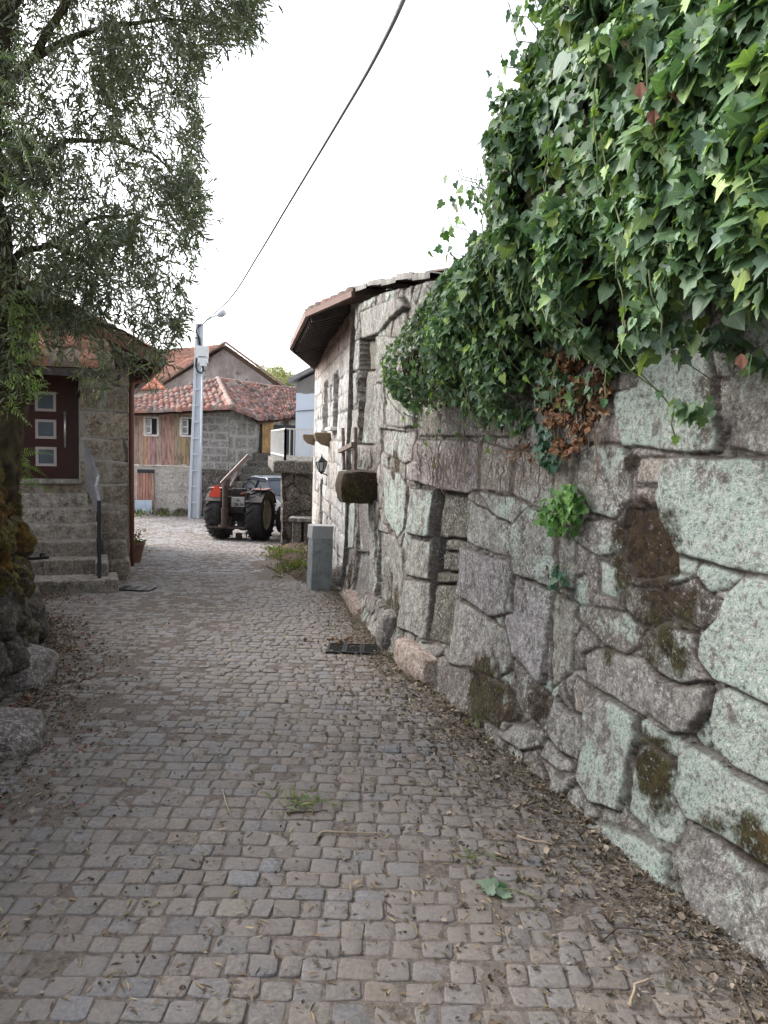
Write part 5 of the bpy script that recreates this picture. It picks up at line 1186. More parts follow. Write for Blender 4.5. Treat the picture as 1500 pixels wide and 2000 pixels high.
for s in (-1, 1):
    m = MB(); m.tube([(s * .86, .78, 1.02), (s * .93, .80, 1.05), (s * 1.06, .80, 1.07), (s * 1.08, .80, 1.07)], [.03, .07, .085, .04], 10); m.build('wing_mirror', MAT['silver'], car, local=True, smooth=True)
    m = MB(); m.prism([(s * .50, 2.03, .60), (s * .80, 1.93, .62), (s * .83, 1.85, .74), (s * .52, 1.96, .70)], (0, .03, 0)); m.build('headlight', MAT['silver'], car, local=True)
    for y in (1.3, -1.3): 
        r0 = wheel('wheel', s * .78, y, .31, .20, False, car, s)
# flower pot and other bits are in the plants section
# ------------------------------------------------------------------ foliage
def leafmat(name, trans=.25, rough=.42, spec=.5, var=.18):
    n = NT(name); col = n.attr('Col'); f = n.noise(30, 3)
    c = n.mix(f, n.mix(1, col, 1 - var, 'MULTIPLY'), n.mix(1, col, 1 + var, 'MULTIPLY'))
    if name == 'ivy_leaf':      # paler veins: a midrib and ribs fanning from the stalk, and brown spots of age
        lo = n.sep(n.attr('Loc')); ax = n.math('ABSOLUTE', n.math('SUBTRACT', lo[0], .5)); yy = n.math('MULTIPLY', n.math('SUBTRACT', lo[1], .25), 2.0)
        ang = n.math('DIVIDE', ax, n.math('ADD', n.math('ABSOLUTE', yy), .08)); rib = n.math('ABSOLUTE', n.math('SUBTRACT', n.math('FRACT', n.math('ADD', n.math('MULTIPLY', ang, 1.6), .5)), .5))
        c = n.mix(n.math('MULTIPLY', n.ramp(rib, .11, .03), .55), c, n.mix(1, c, (2.0, 1.75, 1.7), 'MULTIPLY'))
        c = n.mix(n.math('MULTIPLY', n.ramp(n.noise(18, 4, .7), .66, .72), .6), c, (.16, .12, .05))
    n.set(c, rough, 0, spec)
    tr = n.N.new('ShaderNodeBsdfTranslucent'); n.L(n.mix(1, c, (1.5, 1.7, .7), 'MULTIPLY'), tr.inputs[0]); mx = n.N.new('ShaderNodeMixShader'); mx.inputs[0].default_value = trans
    n.L(n.b.outputs[0], mx.inputs[1]); n.L(tr.outputs[0], mx.inputs[2]); n.L(mx.outputs[0], n.out.inputs[0]); return n.m
MAT['ivyleaf'] = leafmat('ivy_leaf', .16, .48, .4); MAT['oliveleaf'] = leafmat('narrow_leaf', .28, .45, .5); MAT['softleaf'] = leafmat('soft_leaf', .3, .5, .3); MAT['dryleaf'] = leafmat('dry_leaf', .1, .8, .2, .3)
MAT['stem'] = simple('ivy_stem', (.15, .17, .08), .8, var=.3, sc=20)
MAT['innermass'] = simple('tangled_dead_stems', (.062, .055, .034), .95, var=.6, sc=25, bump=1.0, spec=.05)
MAT['bark'] = simple('mossy_bark', (.065, .052, .036), .95, var=.5, sc=9, bump=1.0, dirt=.8, dirtcol=(.095, .085, .02), spec=.1)
# leaf shapes: y = towards the tip, z = up face; fans about a midrib
def shape(kind):
    if kind == 'ivy':
        o = [(0, -.02), (.16, -.16), (.34, -.10), (.50, .14), (.30, .30), (.34, .52), (.14, .60), (0, 1.0), (-.14, .60), (-.34, .52), (-.30, .30), (-.50, .14), (-.34, -.10), (-.16, -.16)]
        v = [(0, .28, .0)] + [(x, y, .10 * abs(x) * 2 - .10 * max(0, y - .3)) for x, y in o]; n = len(o); f = [(0, 1 + i, 1 + (i + 1) % n) for i in range(n)]
    elif kind == 'heart':
        o = [(0, 0), (.25, -.12), (.44, .10), (.40, .42), (.20, .75), (0, 1.0), (-.20, .75), (-.40, .42), (-.44, .10), (-.25, -.12)]
        v = [(0, .3, .0)] + [(x, y, .16 * abs(x) - .12 * max(0, y - .3)) for x, y in o]; n = len(o); f = [(0, 1 + i, 1 + (i + 1) % n) for i in range(n)]
    elif kind == 'lance':
        v = [(0, 0, 0), (.09, .35, .015), (.075, .7, 0), (0, 1, -.04), (-.075, .7, 0), (-.09, .35, .015)]; f = [(0, 1, 2), (0, 2, 3), (0, 3, 4), (0, 4, 5)]
    elif kind == 'oval':
        v = [(0, 0, 0), (.2, .3, .05), (.18, .7, .02), (0, 1, -.08), (-.18, .7, .02), (-.2, .3, .05)]; f = [(0, 1, 2), (0, 2, 3), (0, 3, 4), (0, 4, 5)]
    elif kind == 'curl':
        v = [(0, 0, 0), (.28, .2, .18), (.36, .55, .10), (.1, .8, .22), (0, 1, .05), (-.2, .75, .20), (-.34, .5, .02), (-.2, .15, .2)]; f = [(0, 1, 2), (0, 2, 3), (0, 3, 4), (0, 4, 5), (0, 5, 6), (0, 6, 7)]
    return np.array(v, float), np.array(f, int)
def leaves(name, kind, P, DIR, NRM, SZ, CC, mat, parent=None, roll=.5):
    """P points, DIR tip directions, NRM approximate face normals"""
    sv, sf = shape(kind); N = len(P); Y = DIR / (np.linalg.norm(DIR, axis=1, keepdims=True) + 1e-9)
    X = np.cross(Y, NRM); X /= (np.linalg.norm(X, axis=1, keepdims=True) + 1e-9); Z = np.cross(X, Y)
    Vv = P[:, None, :] + SZ[:, None, None] * (sv[None, :, 0:1] * X[:, None, :] + sv[None, :, 1:2] * Y[:, None, :] + sv[None, :, 2:3] * R.uniform(-.4, 2.6, N)[:, None, None] * Z[:, None, :])
    k = len(sv); F = (sf[None] + (np.arange(N) * k)[:, None, None]).reshape(-1, 3); C = np.repeat(CC, k, 0)
    loc = np.tile(np.stack([sv[:, 0] + .5, sv[:, 1] * .5 + .25, sv[:, 0] * 0], 1), (N, 1)); me = npmesh(name, Vv.reshape(-1, 3), None, F, {'Col': C, 'Loc': loc}); o = link(name, me, MAT[mat], smooth=False)
    if parent is not None: childify(o, parent)
    return o
def rv(n, s=1.0): return R.normal(0, s, (n, 3))
def pick(pal, n, w=None, v=.2):
    pal = np.array(pal); i = R.choice(len(pal), n, p=w); return pal[i] * R.uniform(1 - v, 1 + v, (n, 1))
# ---------------- ivy on the wall
top_prof = [(838, 640), (852, 600), (872, 560), (905, 525), (960, 480), (1000, 440), (1030, 395), (1055, 330), (1075, 240), (1095, 140), (1115, 40), (1135, -60), (1170, -160), (1270, -330), (1500, -620)]
bot_prof = [(830, 700), (842, 740), (852, 815), (866, 830), (882, 770), (900, 780), (920, 780), (945, 815), (985, 835), (1010, 850), (1025, 850), (1050, 790), (1085, 705), (1130, 700), (1180, 720), (1225, 700), (1255, 740), (1285, 650), (1335, 610), (1365, 690), (1400, 790), (1425, 705), (1500, 690)]
tps = sorted(RW.sz(*p) for p in top_prof); bps = sorted(RW.sz(*p) for p in bot_prof)
tS = [-.0] + [a for a, b in tps]; tZ = [4.3] + [min(b, 4.3) for a, b in tps]; bS = [0] + [a for a, b in bps]; bZ = [1.9] + [b for a, b in bps]
def iv_top(s): return np.interp(s, tS, tZ)
def iv_bot0(s): return np.interp(s, bS, bZ)
def iv_bot(s): return np.interp(s, bS, bZ) + .16 * (vn(np.asarray(s, float) * 8, 2.5, 61) - .55) + .10 * (vn(np.asarray(s, float) * 23, 1.5, 63) - .5)
sI0, sI1 = 0.3, RW.s_at_px(834)
def wallpt(s, z, o):
    x, y = RW.P(s); tx, ty = RW.T(s); return np.stack([x - ty * o, y + tx * o, z], -1)
def bulge(s, z):
    t = iv_top(s); b = iv_bot(s); h = np.clip((z - b) / (t - b + 1e-6), 0, 1); D = RW.P(s)[1]
    amt = np.interp(D, [2, 4.5, 6.2, 7], [.42, .32, .18, .08]); return amt * np.sin(np.pi * np.clip(h, 0, 1) ** .75) ** .7 * (.65 + .8 * vn(s * 2.1, z * 2.1, 4)) + .05 + .16 * (vn(s * 5, z * 5, 9) - .5) + .10 * (vn(s * 11, z * 11, 19) - .5)
ivy = empty('ivy', wallpt(np.array([4.0]), np.array([2.5]), np.array([0]))[0]); tag(ivy, 'huge mass of dark green ivy tumbling over the top of the old granite wall', 'ivy')
def ivy_leaves(N, back=False, sz=(.05, .09), inner=0.0, seed=0):
    s = sI0 + (sI1 - sI0) * R.rand(N) ** 1.0; t = iv_top(s); b = iv_bot(s)
    hh = R.rand(N); z = b - .02 + (t - b) * hh; edge = vn(s * 9, z * 9, 31)
    keep = ~((hh < .10) & (edge > .45)); s, z, hh = s[keep], z[keep], hh[keep]
    if back: o = -R.uniform(.15, 1.1, len(s)) * np.clip((z - 2.2) / .6, 0, 1); keep = z > iv_bot(s) + .7; s, z, o, hh = s[keep], z[keep], o[keep], hh[keep]; z = iv_top(s) - R.exponential(.08, len(s))
    else: o = bulge(s, z) - R.exponential(.05, len(s)) * (1 + inner)
    tx, ty = RW.T(s); n = len(s)
    out = np.stack([-ty, tx, np.zeros(n)], 1)
    P = wallpt(s, z, np.maximum(o, .01) if not back else o)
    NR = out * .8 + np.array([0, 0, .55]) + rv(n, .5); DR = np.array([0, 0, -1.0]) + out * .35 + rv(n, .6)
    D = P[:, 1]; S = (sz[0] + (sz[1] - sz[0]) * R.rand(n) ** 1.7) * np.interp(D, [1.5, 3.0, 4.2, 6, 8], [1.15, .98, .64, .44, .42]) * (1 + .30 * (R.rand(n) < .10)); S = np.minimum(S, .105)
    return P, DR, NR, S, hh
pal = [(.090, .160, .078), (.060, .112, .058), (.120, .200, .100), (.150, .230, .080), (.110, .175, .125), (.22, .31, .075)]
wt = [.27, .25, .20, .14, .10, .04]
for nm, N, sz, kd in (('leaves', 72000, (.030, .085), 'ivy'), ('leaves', 18000, (.034, .09), 'heart')):
    P, DR, NR, S, hh = ivy_leaves(N, sz=sz, inner=.6)
    k = np.where(vn(P[:, 1] * 3.6, P[:, 2] * 3.6, 44) > .74, R.rand(len(P)) < .75, False); keep = ~k   # hollows
    C = pick(pal, len(P), wt); old = vn(P[:, 1] * 1.7, P[:, 2] * 1.7, 12)[:, None]; C = C * (.6 + .8 * old) * np.interp(P[:, 1], [3.8, 5.5], [1, 1.3])[:, None] * np.where(S < .045, 1.25, 1.0)[:, None]
    leaves(nm, kd, P[keep], DR[keep], NR[keep], S[keep], C[keep], 'ivyleaf', ivy)
P, DR, NR, S, hh = ivy_leaves(9000, back=True, sz=(.06, .10)); leaves('leaves', 'ivy', P, DR, NR + np.array([0, 0, .6]), S, pick(pal, len(P), wt), 'ivyleaf', ivy)
# dark tangle the leaves grow out of
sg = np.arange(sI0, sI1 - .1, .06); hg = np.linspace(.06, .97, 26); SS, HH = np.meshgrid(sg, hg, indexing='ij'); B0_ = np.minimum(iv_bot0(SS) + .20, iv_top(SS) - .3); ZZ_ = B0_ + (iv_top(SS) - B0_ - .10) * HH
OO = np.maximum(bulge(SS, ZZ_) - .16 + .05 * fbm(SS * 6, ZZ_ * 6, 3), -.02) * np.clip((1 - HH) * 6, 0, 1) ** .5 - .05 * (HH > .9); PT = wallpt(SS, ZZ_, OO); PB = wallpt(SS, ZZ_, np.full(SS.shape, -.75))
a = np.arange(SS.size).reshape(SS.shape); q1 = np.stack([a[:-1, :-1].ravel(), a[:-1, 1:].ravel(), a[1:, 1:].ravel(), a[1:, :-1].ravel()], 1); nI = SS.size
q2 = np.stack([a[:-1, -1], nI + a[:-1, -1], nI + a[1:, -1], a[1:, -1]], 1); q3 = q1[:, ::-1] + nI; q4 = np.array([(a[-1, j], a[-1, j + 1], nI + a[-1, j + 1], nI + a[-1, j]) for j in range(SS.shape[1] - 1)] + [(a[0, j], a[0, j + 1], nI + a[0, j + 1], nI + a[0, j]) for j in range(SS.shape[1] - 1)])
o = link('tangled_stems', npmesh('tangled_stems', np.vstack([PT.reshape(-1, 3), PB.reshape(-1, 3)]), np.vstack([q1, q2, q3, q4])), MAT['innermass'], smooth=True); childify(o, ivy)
# hanging runners and wandering stems, with their own leaves
mst = MB(); lp_, ld_, ln_, ls_ = [], [], [], []
for k in range(150):
    s = rnd.uniform(sI0 + .3, sI1 - .15); t = float(iv_top(s)); b = float(iv_bot(s)); z = b + (t - b) * rnd.uniform(.05, .8); o_ = float(bulge(np.array(s), np.array(z))) + .01
    pts = []; L_ = rnd.uniform(.25, .7); ss, zz = s, z; dr = rnd.uniform(-.35, .35)
    for i in range(8):
        pts.append(Vector(wallpt(np.array(ss), np.array(zz), np.array(o_ + .03)))); zz -= L_ / 8 * rnd.uniform(.7, 1.1); ss += dr * L_ / 8 + rnd.uniform(-.015, .015); o_ = max(.03, min(o_ + rnd.uniform(-.02, .015), float(bulge(np.array(ss), np.array(zz))) + .05))
    mst.tube(pts, .0020 if pts[0].y > 3.5 else .0028, 4, caps=False)
    for i in range(1, 8):
        if rnd.random() < .6: lp_.append(pts[i]); ls_.append(rnd.uniform(.025, .05))
for (px, py, D, dx, dy, n_) in ((1000, 30, 3.9, -6, -10, 5), (985, 130, 4.0, -10, 12, 4), (975, 235, 4.3, -4, 16, 5), (900, 350, 5.0, -3, 12, 6), (925, 365, 4.9, 8, 10, 6), (880, 440, 5.4, -6, -8, 5), (870, 490, 5.6, -8, -6, 4), (1050, 20, 3.8, -8, -12, 5), (1010, 80, 3.9, -8, 10, 5), (905, 345, 5.0, -12, 14, 4), (960, 330, 4.6, 8, 4, 5)):
    p0 = V(px + 60, py + 40, D); p1 = V(px, py, D); mst.tube([p0, p0.lerp(p1, .5) + Vector((0, 0, .04)), p1, p1 + Vector((-.02, 0, .06))], .003, 4)
    for i in range(n_ * 2): lp_.append(V(px + dx * rnd.uniform(-.5, 3) + rnd.uniform(-10, 30), py + dy * rnd.uniform(-.5, 3) + rnd.uniform(0, 25), D + rnd.uniform(-.08, .08))); ls_.append(rnd.uniform(.045, .075) * D / 4.5)
P = np.array([tuple(p) for p in lp_]); n_ = len(P); tx, ty = RW.T(np.full(n_, 4.0)); out = np.stack([-ty, tx, np.zeros(n_)], 1)
leaves('runner_leaves', 'ivy', P, np.array([0, 0, -1.]) + rv(n_, .4), out + rv(n_, .5) + [0, 0, .3], np.array(ls_), pick([(.10, .20, .05), (.05, .12, .05), (.16, .27, .06)], n_), 'ivyleaf', ivy)
mst.build('twigs', MAT['stem'], ivy)
# dead orange-brown ivy in the gap
reg = [(1080, 660), (1180, 670), (1210, 760), (1170, 860), (1130, 890), (1090, 860), (1078, 760)]
def patch_leaves(nm, reg, N, sz, pal_, kind, o_rng, mat, w=None, clump=.0, parent=ivy):
    Pp = [RW.sz(*p) for p in reg]; A = np.array(Pp); s = R.uniform(A[:, 0].min(), A[:, 0].max(), N * 3); z = R.uniform(A[:, 1].min(), A[:, 1].max(), N * 3)
    ins, _ = inpoly(A, s, z); ins &= vn(s * 14, z * 14, 7) > clump; s, z = s[ins][:N], z[ins][:N]; n_ = len(s); tx, ty = RW.T(s); out = np.stack([-ty, tx, np.zeros(n_)], 1)
    leaves(nm, kind, wallpt(s, z, R.uniform(*o_rng, n_)), np.array([0, 0, -1.]) + rv(n_, .5) + out * .2, out + rv(n_, .45) + [0, 0, .2], R.uniform(*sz, n_), pick(pal_, n_, w), mat, parent)
DRY = [(.25, .125, .07), (.19, .10, .06), (.32, .20, .12), (.15, .085, .055)]
patch_leaves('dead_leaves', reg, 620, (.025, .05), DRY, 'curl', (.02, .09), 'dryleaf', clump=.42)
patch_leaves('dead_leaves', [(1000, 870), (1060, 850), (1085, 900), (1010, 900)], 40, (.02, .035), DRY, 'curl', (.02, .05), 'dryleaf')
patch_leaves('leaves', [(1075, 700), (1190, 720), (1200, 770), (1150, 800), (1080, 790)], 260, (.03, .05), pal, 'ivy', (.03, .12), 'ivyleaf', wt, .5)
for k, (rg, N, lab) in enumerate((([(1100, 960), (1150, 940), (1162, 985), (1140, 1040), (1105, 1045), (1075, 1010), (1085, 985)], 150, 'bright green tuft of ivy clinging low on the wall below the dead ivy'),
                                  ([(1072, 830), (1092, 825), (1112, 880), (1110, 920), (1085, 910)], 70, 'narrow dark strand of ivy hanging beside the dead brown ivy'),
                                  ([(1090, 1105), (1115, 1105), (1118, 1140), (1098, 1150)], 26, 'few dusty bluish ivy leaves on the wall below the bright green tuft'))):
    r_ = empty('ivy', wallpt(np.array([RW.sz(*rg[0])[0]]), np.array([RW.sz(*rg[0])[1]]), np.array([0.]))[0]); tag(r_, lab, 'ivy')
    patch_leaves('leaves', rg, N, (.03, .055), [(.09, .20, .045), (.13, .26, .06), (.06, .15, .04)] if k == 0 else [(.04, .10, .05), (.06, .13, .09)], 'ivy', (.03, .10), 'ivyleaf', parent=r_)
    c0_ = [Vector(wallpt(np.array(RW.sz(*p)[0]), np.array(RW.sz(*p)[1]), np.array(.03))) for p in rg[:4]]; m = MB(); m.tube(c0_, .003, 4); m.build('stem', MAT['stem'], r_)
# moss fringe, roots on the wall
m = MB()
for k in range(75):
    px = rnd.choice([rnd.uniform(1085, 1200), rnd.uniform(930, 1080), rnd.uniform(820, 930)]); py = rnd.uniform(740, 860) if px > 1080 else rnd.uniform(840, 900); s, z = RW.sz(px, py); pts = []
    for i in range(7): pts.append(Vector(wallpt(np.array(s), np.array(z), np.array(.055 + rnd.uniform(-.012, .018))))); z -= rnd.uniform(.02, .06); s += rnd.uniform(-.03, .03)
    m.tube(pts, rnd.choice([.0018, .0025, .004]), 4, caps=False)
m.build('roots', simple('dry_roots', (.19, .145, .11), .9, var=.3), ivy)
# a few bigger curled dead leaves hanging in the ivy
for (px, py, D) in ((1250, 160, 2.35), (1322, 165, 2.3), (1278, 215, 2.35), (1448, 690, 2.35)):
    p = np.array([at(px, py, D)]); 
    leaves('dead_leaf', 'curl', p, np.array([[.1, 0, -1.]]), np.array([[-.6, -.8, .1]]), np.array([.055]), np.array([[.24, .12, .085]]), 'dryleaf', ivy)
# ---------------- tree on the left
tree = empty('tree', (-2.75, 5.6, 1.2)); tag(tree, 'olive-like tree with thick mossy trunk and hanging sprays of narrow leaves, on the mossy wall', 'tree')
m = MB(); trk = [V(-46, 1000, 5.6), V(-40, 860, 5.6), V(-25, 760, 5.6), V(-15, 680, 5.5), V(-20, 600, 5.3), V(-60, 430, 5.0), V(-60, 250, 4.9), V(-30, 60, 5), V(60, -150, 5.2)]
m.tube(trk, [.33, .30, .27, .25, .24, .21, .18, .13, .08], 16)
me_t = m.build('trunk', MAT['bark'], tree, smooth=True, sub=1)
tx_ = bpy.data.textures.new('barkn', 'CLOUDS'); tx_.noise_scale = .16; dm = me_t.modifiers.new('d', 'DISPLACE'); dm.texture = tx_; dm.strength = .13; me_t.modifiers['sub'].levels = me_t.modifiers['sub'].render_levels = 3
def limb(pts, r0, r1, nm='limb'):
    m = MB(); P = [V(*p) for p in pts]; n_ = len(P); P2 = []
    for i in range(n_ - 1):
        for t in (0, .33, .66): P2.append(P[i].lerp(P[i + 1], t) + Vector((rnd.uniform(-.015, .015), rnd.uniform(-.015, .015), rnd.uniform(-.015, .015))))
    P2.append(P[-1]); m.tube(P2, [r0 * .7 + (r1 * .7 - r0 * .7) * i / (len(P2) - 1) for i in range(len(P2))], 8); m.build(nm, MAT['bark'], tree, smooth=True); return P2
limbs = [limb([(-50, 590, 5.1), (10, 525, 5.2), (45, 488, 5.3), (95, 478, 5.5), (150, 500, 5.6), (200, 540, 5.7)], .05, .012),
         limb([(-60, 420, 4.9), (40, 330, 5.2), (130, 280, 5.5), (220, 270, 5.8), (300, 300, 6.0), (360, 370, 6.1)], .04, .008),
         limb([(-60, 250, 4.9), (60, 120, 5.1), (180, 60, 5.4), (320, 40, 5.7), (430, 50, 5.9)], .045, .008),
         limb([(95, 478, 5.5), (180, 430, 5.6), (260, 420, 5.8), (340, 440, 5.9)], .03, .008),
         limb([(60, 120, 5.1), (150, -40, 5.2), (280, -140, 5.4), (420, -150, 5.6), (500, -60, 5.7)], .04, .008),
         limb([(-50, 560, 5.1), (60, 590, 5.1), (150, 620, 5.2), (240, 650, 5.4), (310, 690, 5.5)], .03, .006)]
crown = [(-400, -450), (620, -450), (575, -200), (505, -30), (508, 62), (455, 80), (425, 95), (385, 150), (388, 215), (402, 275), (385, 330), (396, 390), (408, 445), (380, 500), (368, 560), (362, 610), (350, 650), (325, 715), (290, 745), (250, 700), (190, 800), (160, 790), (150, 720), (60, 700), (0, 780), (-400, 800)]
CA = np.array(crown, float)
tw_P, tw_D = [], []; r2 = np.random.RandomState(3); cnt = 0
while cnt < 10500:
    px, py = r2.uniform(-380, 600), r2.uniform(-430, 790)
    ins, dd = inpoly(CA, np.array([px]), np.array([py]))
    if not ins[0]: continue
    dn = .60 + .75 * (vn(px / 75, py / 75, 5) - .5) * 2; 
    if px < 120 and 440 < py < 560: dn -= .35
    if 200 < px < 330 and 300 < py < 400: dn -= .3
    if py > 640: dn = .20 - .0008 * (py - 640) + .15 * (px < 120)
    if px < 60: dn += .15
    dn = max(dn, .34) if py < 640 else dn
    if dd[0] < 45: dn += .10
    if px > 395 and py > 85: continue
    if r2.rand() > dn: continue
    D = r2.uniform(4.6, 6.6) if py < 560 else r2.uniform(4.9, 5.9)
    p = at(px, py, D); tw_P.append(p); lat = (px - 150) / 300
    tw_D.append([.55 * lat + r2.normal(0, .45), r2.normal(0, .5), -.55 + r2.normal(0, .45)]); cnt += 1
mt_ = MB(); LP, LD, LN, LS = [], [], [], []
for p, d in zip(tw_P, tw_D):
    p = np.array(p); d = np.array(d); d /= np.linalg.norm(d); L_ = r2.uniform(.12, .32); n_ = int(L_ / .016); pts = []
    q = p - d * L_ * .5
    for i in range(4): pts.append(Vector(q + d * L_ * i / 3 + np.array([0, 0, -.02 * (i / 3) ** 2])))
    mt_.tube(pts, .0016, 3, caps=False)
    for i in range(n_):
        t = (i + r2.rand()) / n_; b = q + d * L_ * t; rd = r2.normal(0, 1, 3); rd -= d * rd.dot(d); rd /= np.linalg.norm(rd) + 1e-9
        LP.append(b); LD.append(d * .8 + rd * .75); LN.append(r2.normal(0, 1, 3) + [0, 0, .8]); LS.append(r2.uniform(.040, .078))
LP, LD, LN, LS = map(np.array, (LP, LD, LN, LS))
leaves('crown', 'lance', LP, LD, LN, LS, pick([(.12, .135, .095), (.085, .10, .07), (.16, .18, .13), (.12, .15, .08), (.24, .26, .20)], len(LP), [.32, .28, .18, .14, .08]), 'oliveleaf', tree)
mt_.build('twigs', MAT['bark'], tree)
# soft green pinnate fronds
def fronds(parent, spec, nm='fronds', pal_=((.16, .24, .05), (.10, .17, .04), (.22, .30, .07)), ls=.03, kind='oval'):
    P, Dd, N_, S_ = [], [], [], []; m = MB()
    for (px, py, D, dx, dy, L_, n_) in spec:
        a = np.array(at(px, py, D)); v = RT * dx - UP * dy + np.array([0, rnd.uniform(-.3, .3), 0]); v /= np.linalg.norm(v); perp = np.cross(v, np.array([0, 1., 0])); perp /= np.linalg.norm(perp); pts = []
        for i in range(n_):
            t = i / (n_ - 1); b = a + v * L_ * t + np.array([0, 0, -.25 * L_ * t * t]); pts.append(Vector(b)); l = ls * (1 - .75 * t) * (L_ / .2) ** .3
            for s in (-1, 1): P.append(b); Dd.append(perp * s + v * .5 + [0, 0, -.15]); N_.append(np.array([0, -.35, 1.]) + R.normal(0, .15, 3)); S_.append(l)
        m.tube(pts, .002, 4, caps=False)
    leaves(nm, kind, np.array(P), np.array(Dd), np.array(N_), np.array(S_), pick(pal_, len(P)), 'softleaf', parent); m.build('stem', MAT['stem'], parent)
vine = empty('climbing_plant', V(40, 760, 5.2)); tag(vine, 'yellow-green leafy plant growing out of the tree trunk above the mossy wall', 'plant')
sp = []
for k in range(60):
    px = rnd.uniform(15, 75); py = rnd.uniform(560, 800); sp.append((px, py, 4.95 + rnd.uniform(-.2, .2), rnd.uniform(-.5, 1), rnd.uniform(-.7, .9), rnd.uniform(.10, .24), 8))
fronds(vine, sp, 'leaves', ls=.035)
lf = empty('fern', V(60, 920, 6.3)); tag(lf, 'small bright green fern sprouting from the mossy wall beside the steps', 'fern')
fronds(lf, [(42, 885, 6.2, 1, -.2, .30, 14), (40, 900, 6.2, 1, .3, .26, 14), (42, 925, 6.2, 1, .35, .32, 14), (42, 940, 6.2, 1, .1, .24, 12), (45, 895, 6.15, .5, 1, .2, 12)], 'leaves', pal_=((.14, .26, .05), (.10, .20, .04)), ls=.045, kind='lance')
hb = empty('overhanging_branch', V(-60, 260, 3.4)); tag(hb, 'soft green feathery branch reaching in beside the tree at the upper left', 'branch')
sp = []
for k in range(46):
    px = rnd.uniform(-120, 60); py = rnd.uniform(60, 400); sp.append((px, py, 3.4 + rnd.uniform(-.3, .3), rnd.uniform(.3, 1), rnd.uniform(-.1, 1), rnd.uniform(.14, .26), 14))
fronds(hb, sp, 'leaves', pal_=((.07, .12, .035), (.05, .09, .03)), ls=.035, kind='lance'); m = MB(); m.tube([V(-200, 300, 3.5), V(-80, 220, 3.4), V(20, 200, 3.4), V(60, 260, 3.4)], [.015, .01, .006, .003], 6); m.build('stem', MAT['bark'], hb)
# pot plant
pcx = MAT_LATER[0][1]; n_ = 140; P = np.array([tuple(pcx)] * n_) + [0, 0, .36] + rv(n_) * [.11, .11, .09]; leaves('plant', 'oval', P, rv(n_) + [0, 0, .5], rv(n_) * .5 + [0, 0, 1], R.uniform(.05, .09, n_), pick([(.12, .16, .05), (.20, .14, .08), (.07, .11, .04)], n_), 'softleaf', pot)
# trees beyond the roofs
def fartree(px, py, D, w, h, seed, pal_, lab):
    r_ = np.random.RandomState(seed); b = V(px, py, D); root = empty('tree', (b.x, D, -1.3)); tag(root, lab, 'tree', group='trees beyond the far roofs')
    m = MB(); top = float(at(px, py - h, D)[2]); m.tube([(b.x, D, -1.3), (b.x + .2, D, (b.z - 1.3) / 2), (b.x, D, top - .5)], [.25, .18, .05], 8); m.build('trunk', MAT['bark'], root)
    W_ = w * D / FPX; N = 5200; cl = r_.normal(0, 1, (26, 3)) * [W_ * .42, W_ * .4, (top - b.z) * .33] + [b.x, D, (top + b.z) / 2]; i = r_.randint(26, size=N)
    P = cl[i] + r_.normal(0, 1, (N, 3)) * W_ * .12; leaves('crown', 'oval', P, r_.normal(0, 1, (N, 3)), r_.normal(0, 1, (N, 3)) + [0, 0, 1], r_.uniform(.12, .22, N), pick(pal_, N), 'softleaf', root)
G1 = [(.22, .25, .17), (.27, .30, .20), (.17, .20, .13)]; G2 = [(.26, .27, .16), (.34, .32, .17), (.19, .21, .13)]  # G2 has the yellow sunlight on the far trees mixed into the leaf colours
fartree(520, 758, 60, 46, 30, 1, G1, 'hazy grey-green tree behind the grey gable'); fartree(555, 775, 55, 50, 42, 2, G2, 'yellow-lit tree between the gable and the lean-to house'); fartree(490, 760, 70, 40, 34, 3, G1, 'faint tree top just right of the gable peak'); fartree(595, 780, 58, 40, 40, 4, G2, 'yellow-green tree just behind the lean-to house')
# weeds
def weed(px, py, D, n_, h, lab, pal_=((.07, .10, .035), (.11, .13, .055), (.16, .14, .08)), kind='lance', name='weed', z=None, sp_=.08):
    c = V(px, py, D); c.z = gz(D) + .0 if z is None else z; r_ = empty(name, c); tag(r_, lab, name.replace('_', ' ')); P = np.array([tuple(c)] * n_) + rv(n_) * [sp_, sp_, .01] + [0, 0, .01]
    leaves('leaves', kind, P, rv(n_) * .6 + [0, 0, .9], rv(n_), R.uniform(h * .5, h, n_), pick(pal_, n_), 'softleaf', r_); return r_
weed(600, 1085, 11.6, 420, .22, 'tuft of long grass on the soil bank behind the concrete slab', sp_=.20, name='grass_tuft')
weed(575, 1062, 14.2, 460, .18, 'grass tuft on the soil bank in front of the bench', sp_=.22, name='grass_tuft')
weed(553, 1060, 15.2, 120, .14, 'small green weed at the street edge of the soil bank', sp_=.16, kind='oval')
weed(980, 1435, 4.35, 60, .11, 'green weed with arching blades at the wall foot beyond the leaf drift', kind='ivy', sp_=.07)
weed(1375, 1772, 2.66, 14, .05, 'pair of bluish green seedlings in the leaf drift by the wall', ((.04, .09, .05),), 'oval', sp_=.025)
weed(1170, 1590, 3.35, 26, .06, 'dusty green weed at the wall foot in the middle of the leaf drift', ((.05, .08, .04),), 'ivy', sp_=.05)
weed(268, 1000, 26.5, 130, .30, 'low weeds at the base of the plank-fronted house', sp_=.5)
weed(340, 1003, 26.7, 110, .25, 'weeds between the metal-patched door and the lamp post', sp_=.5)
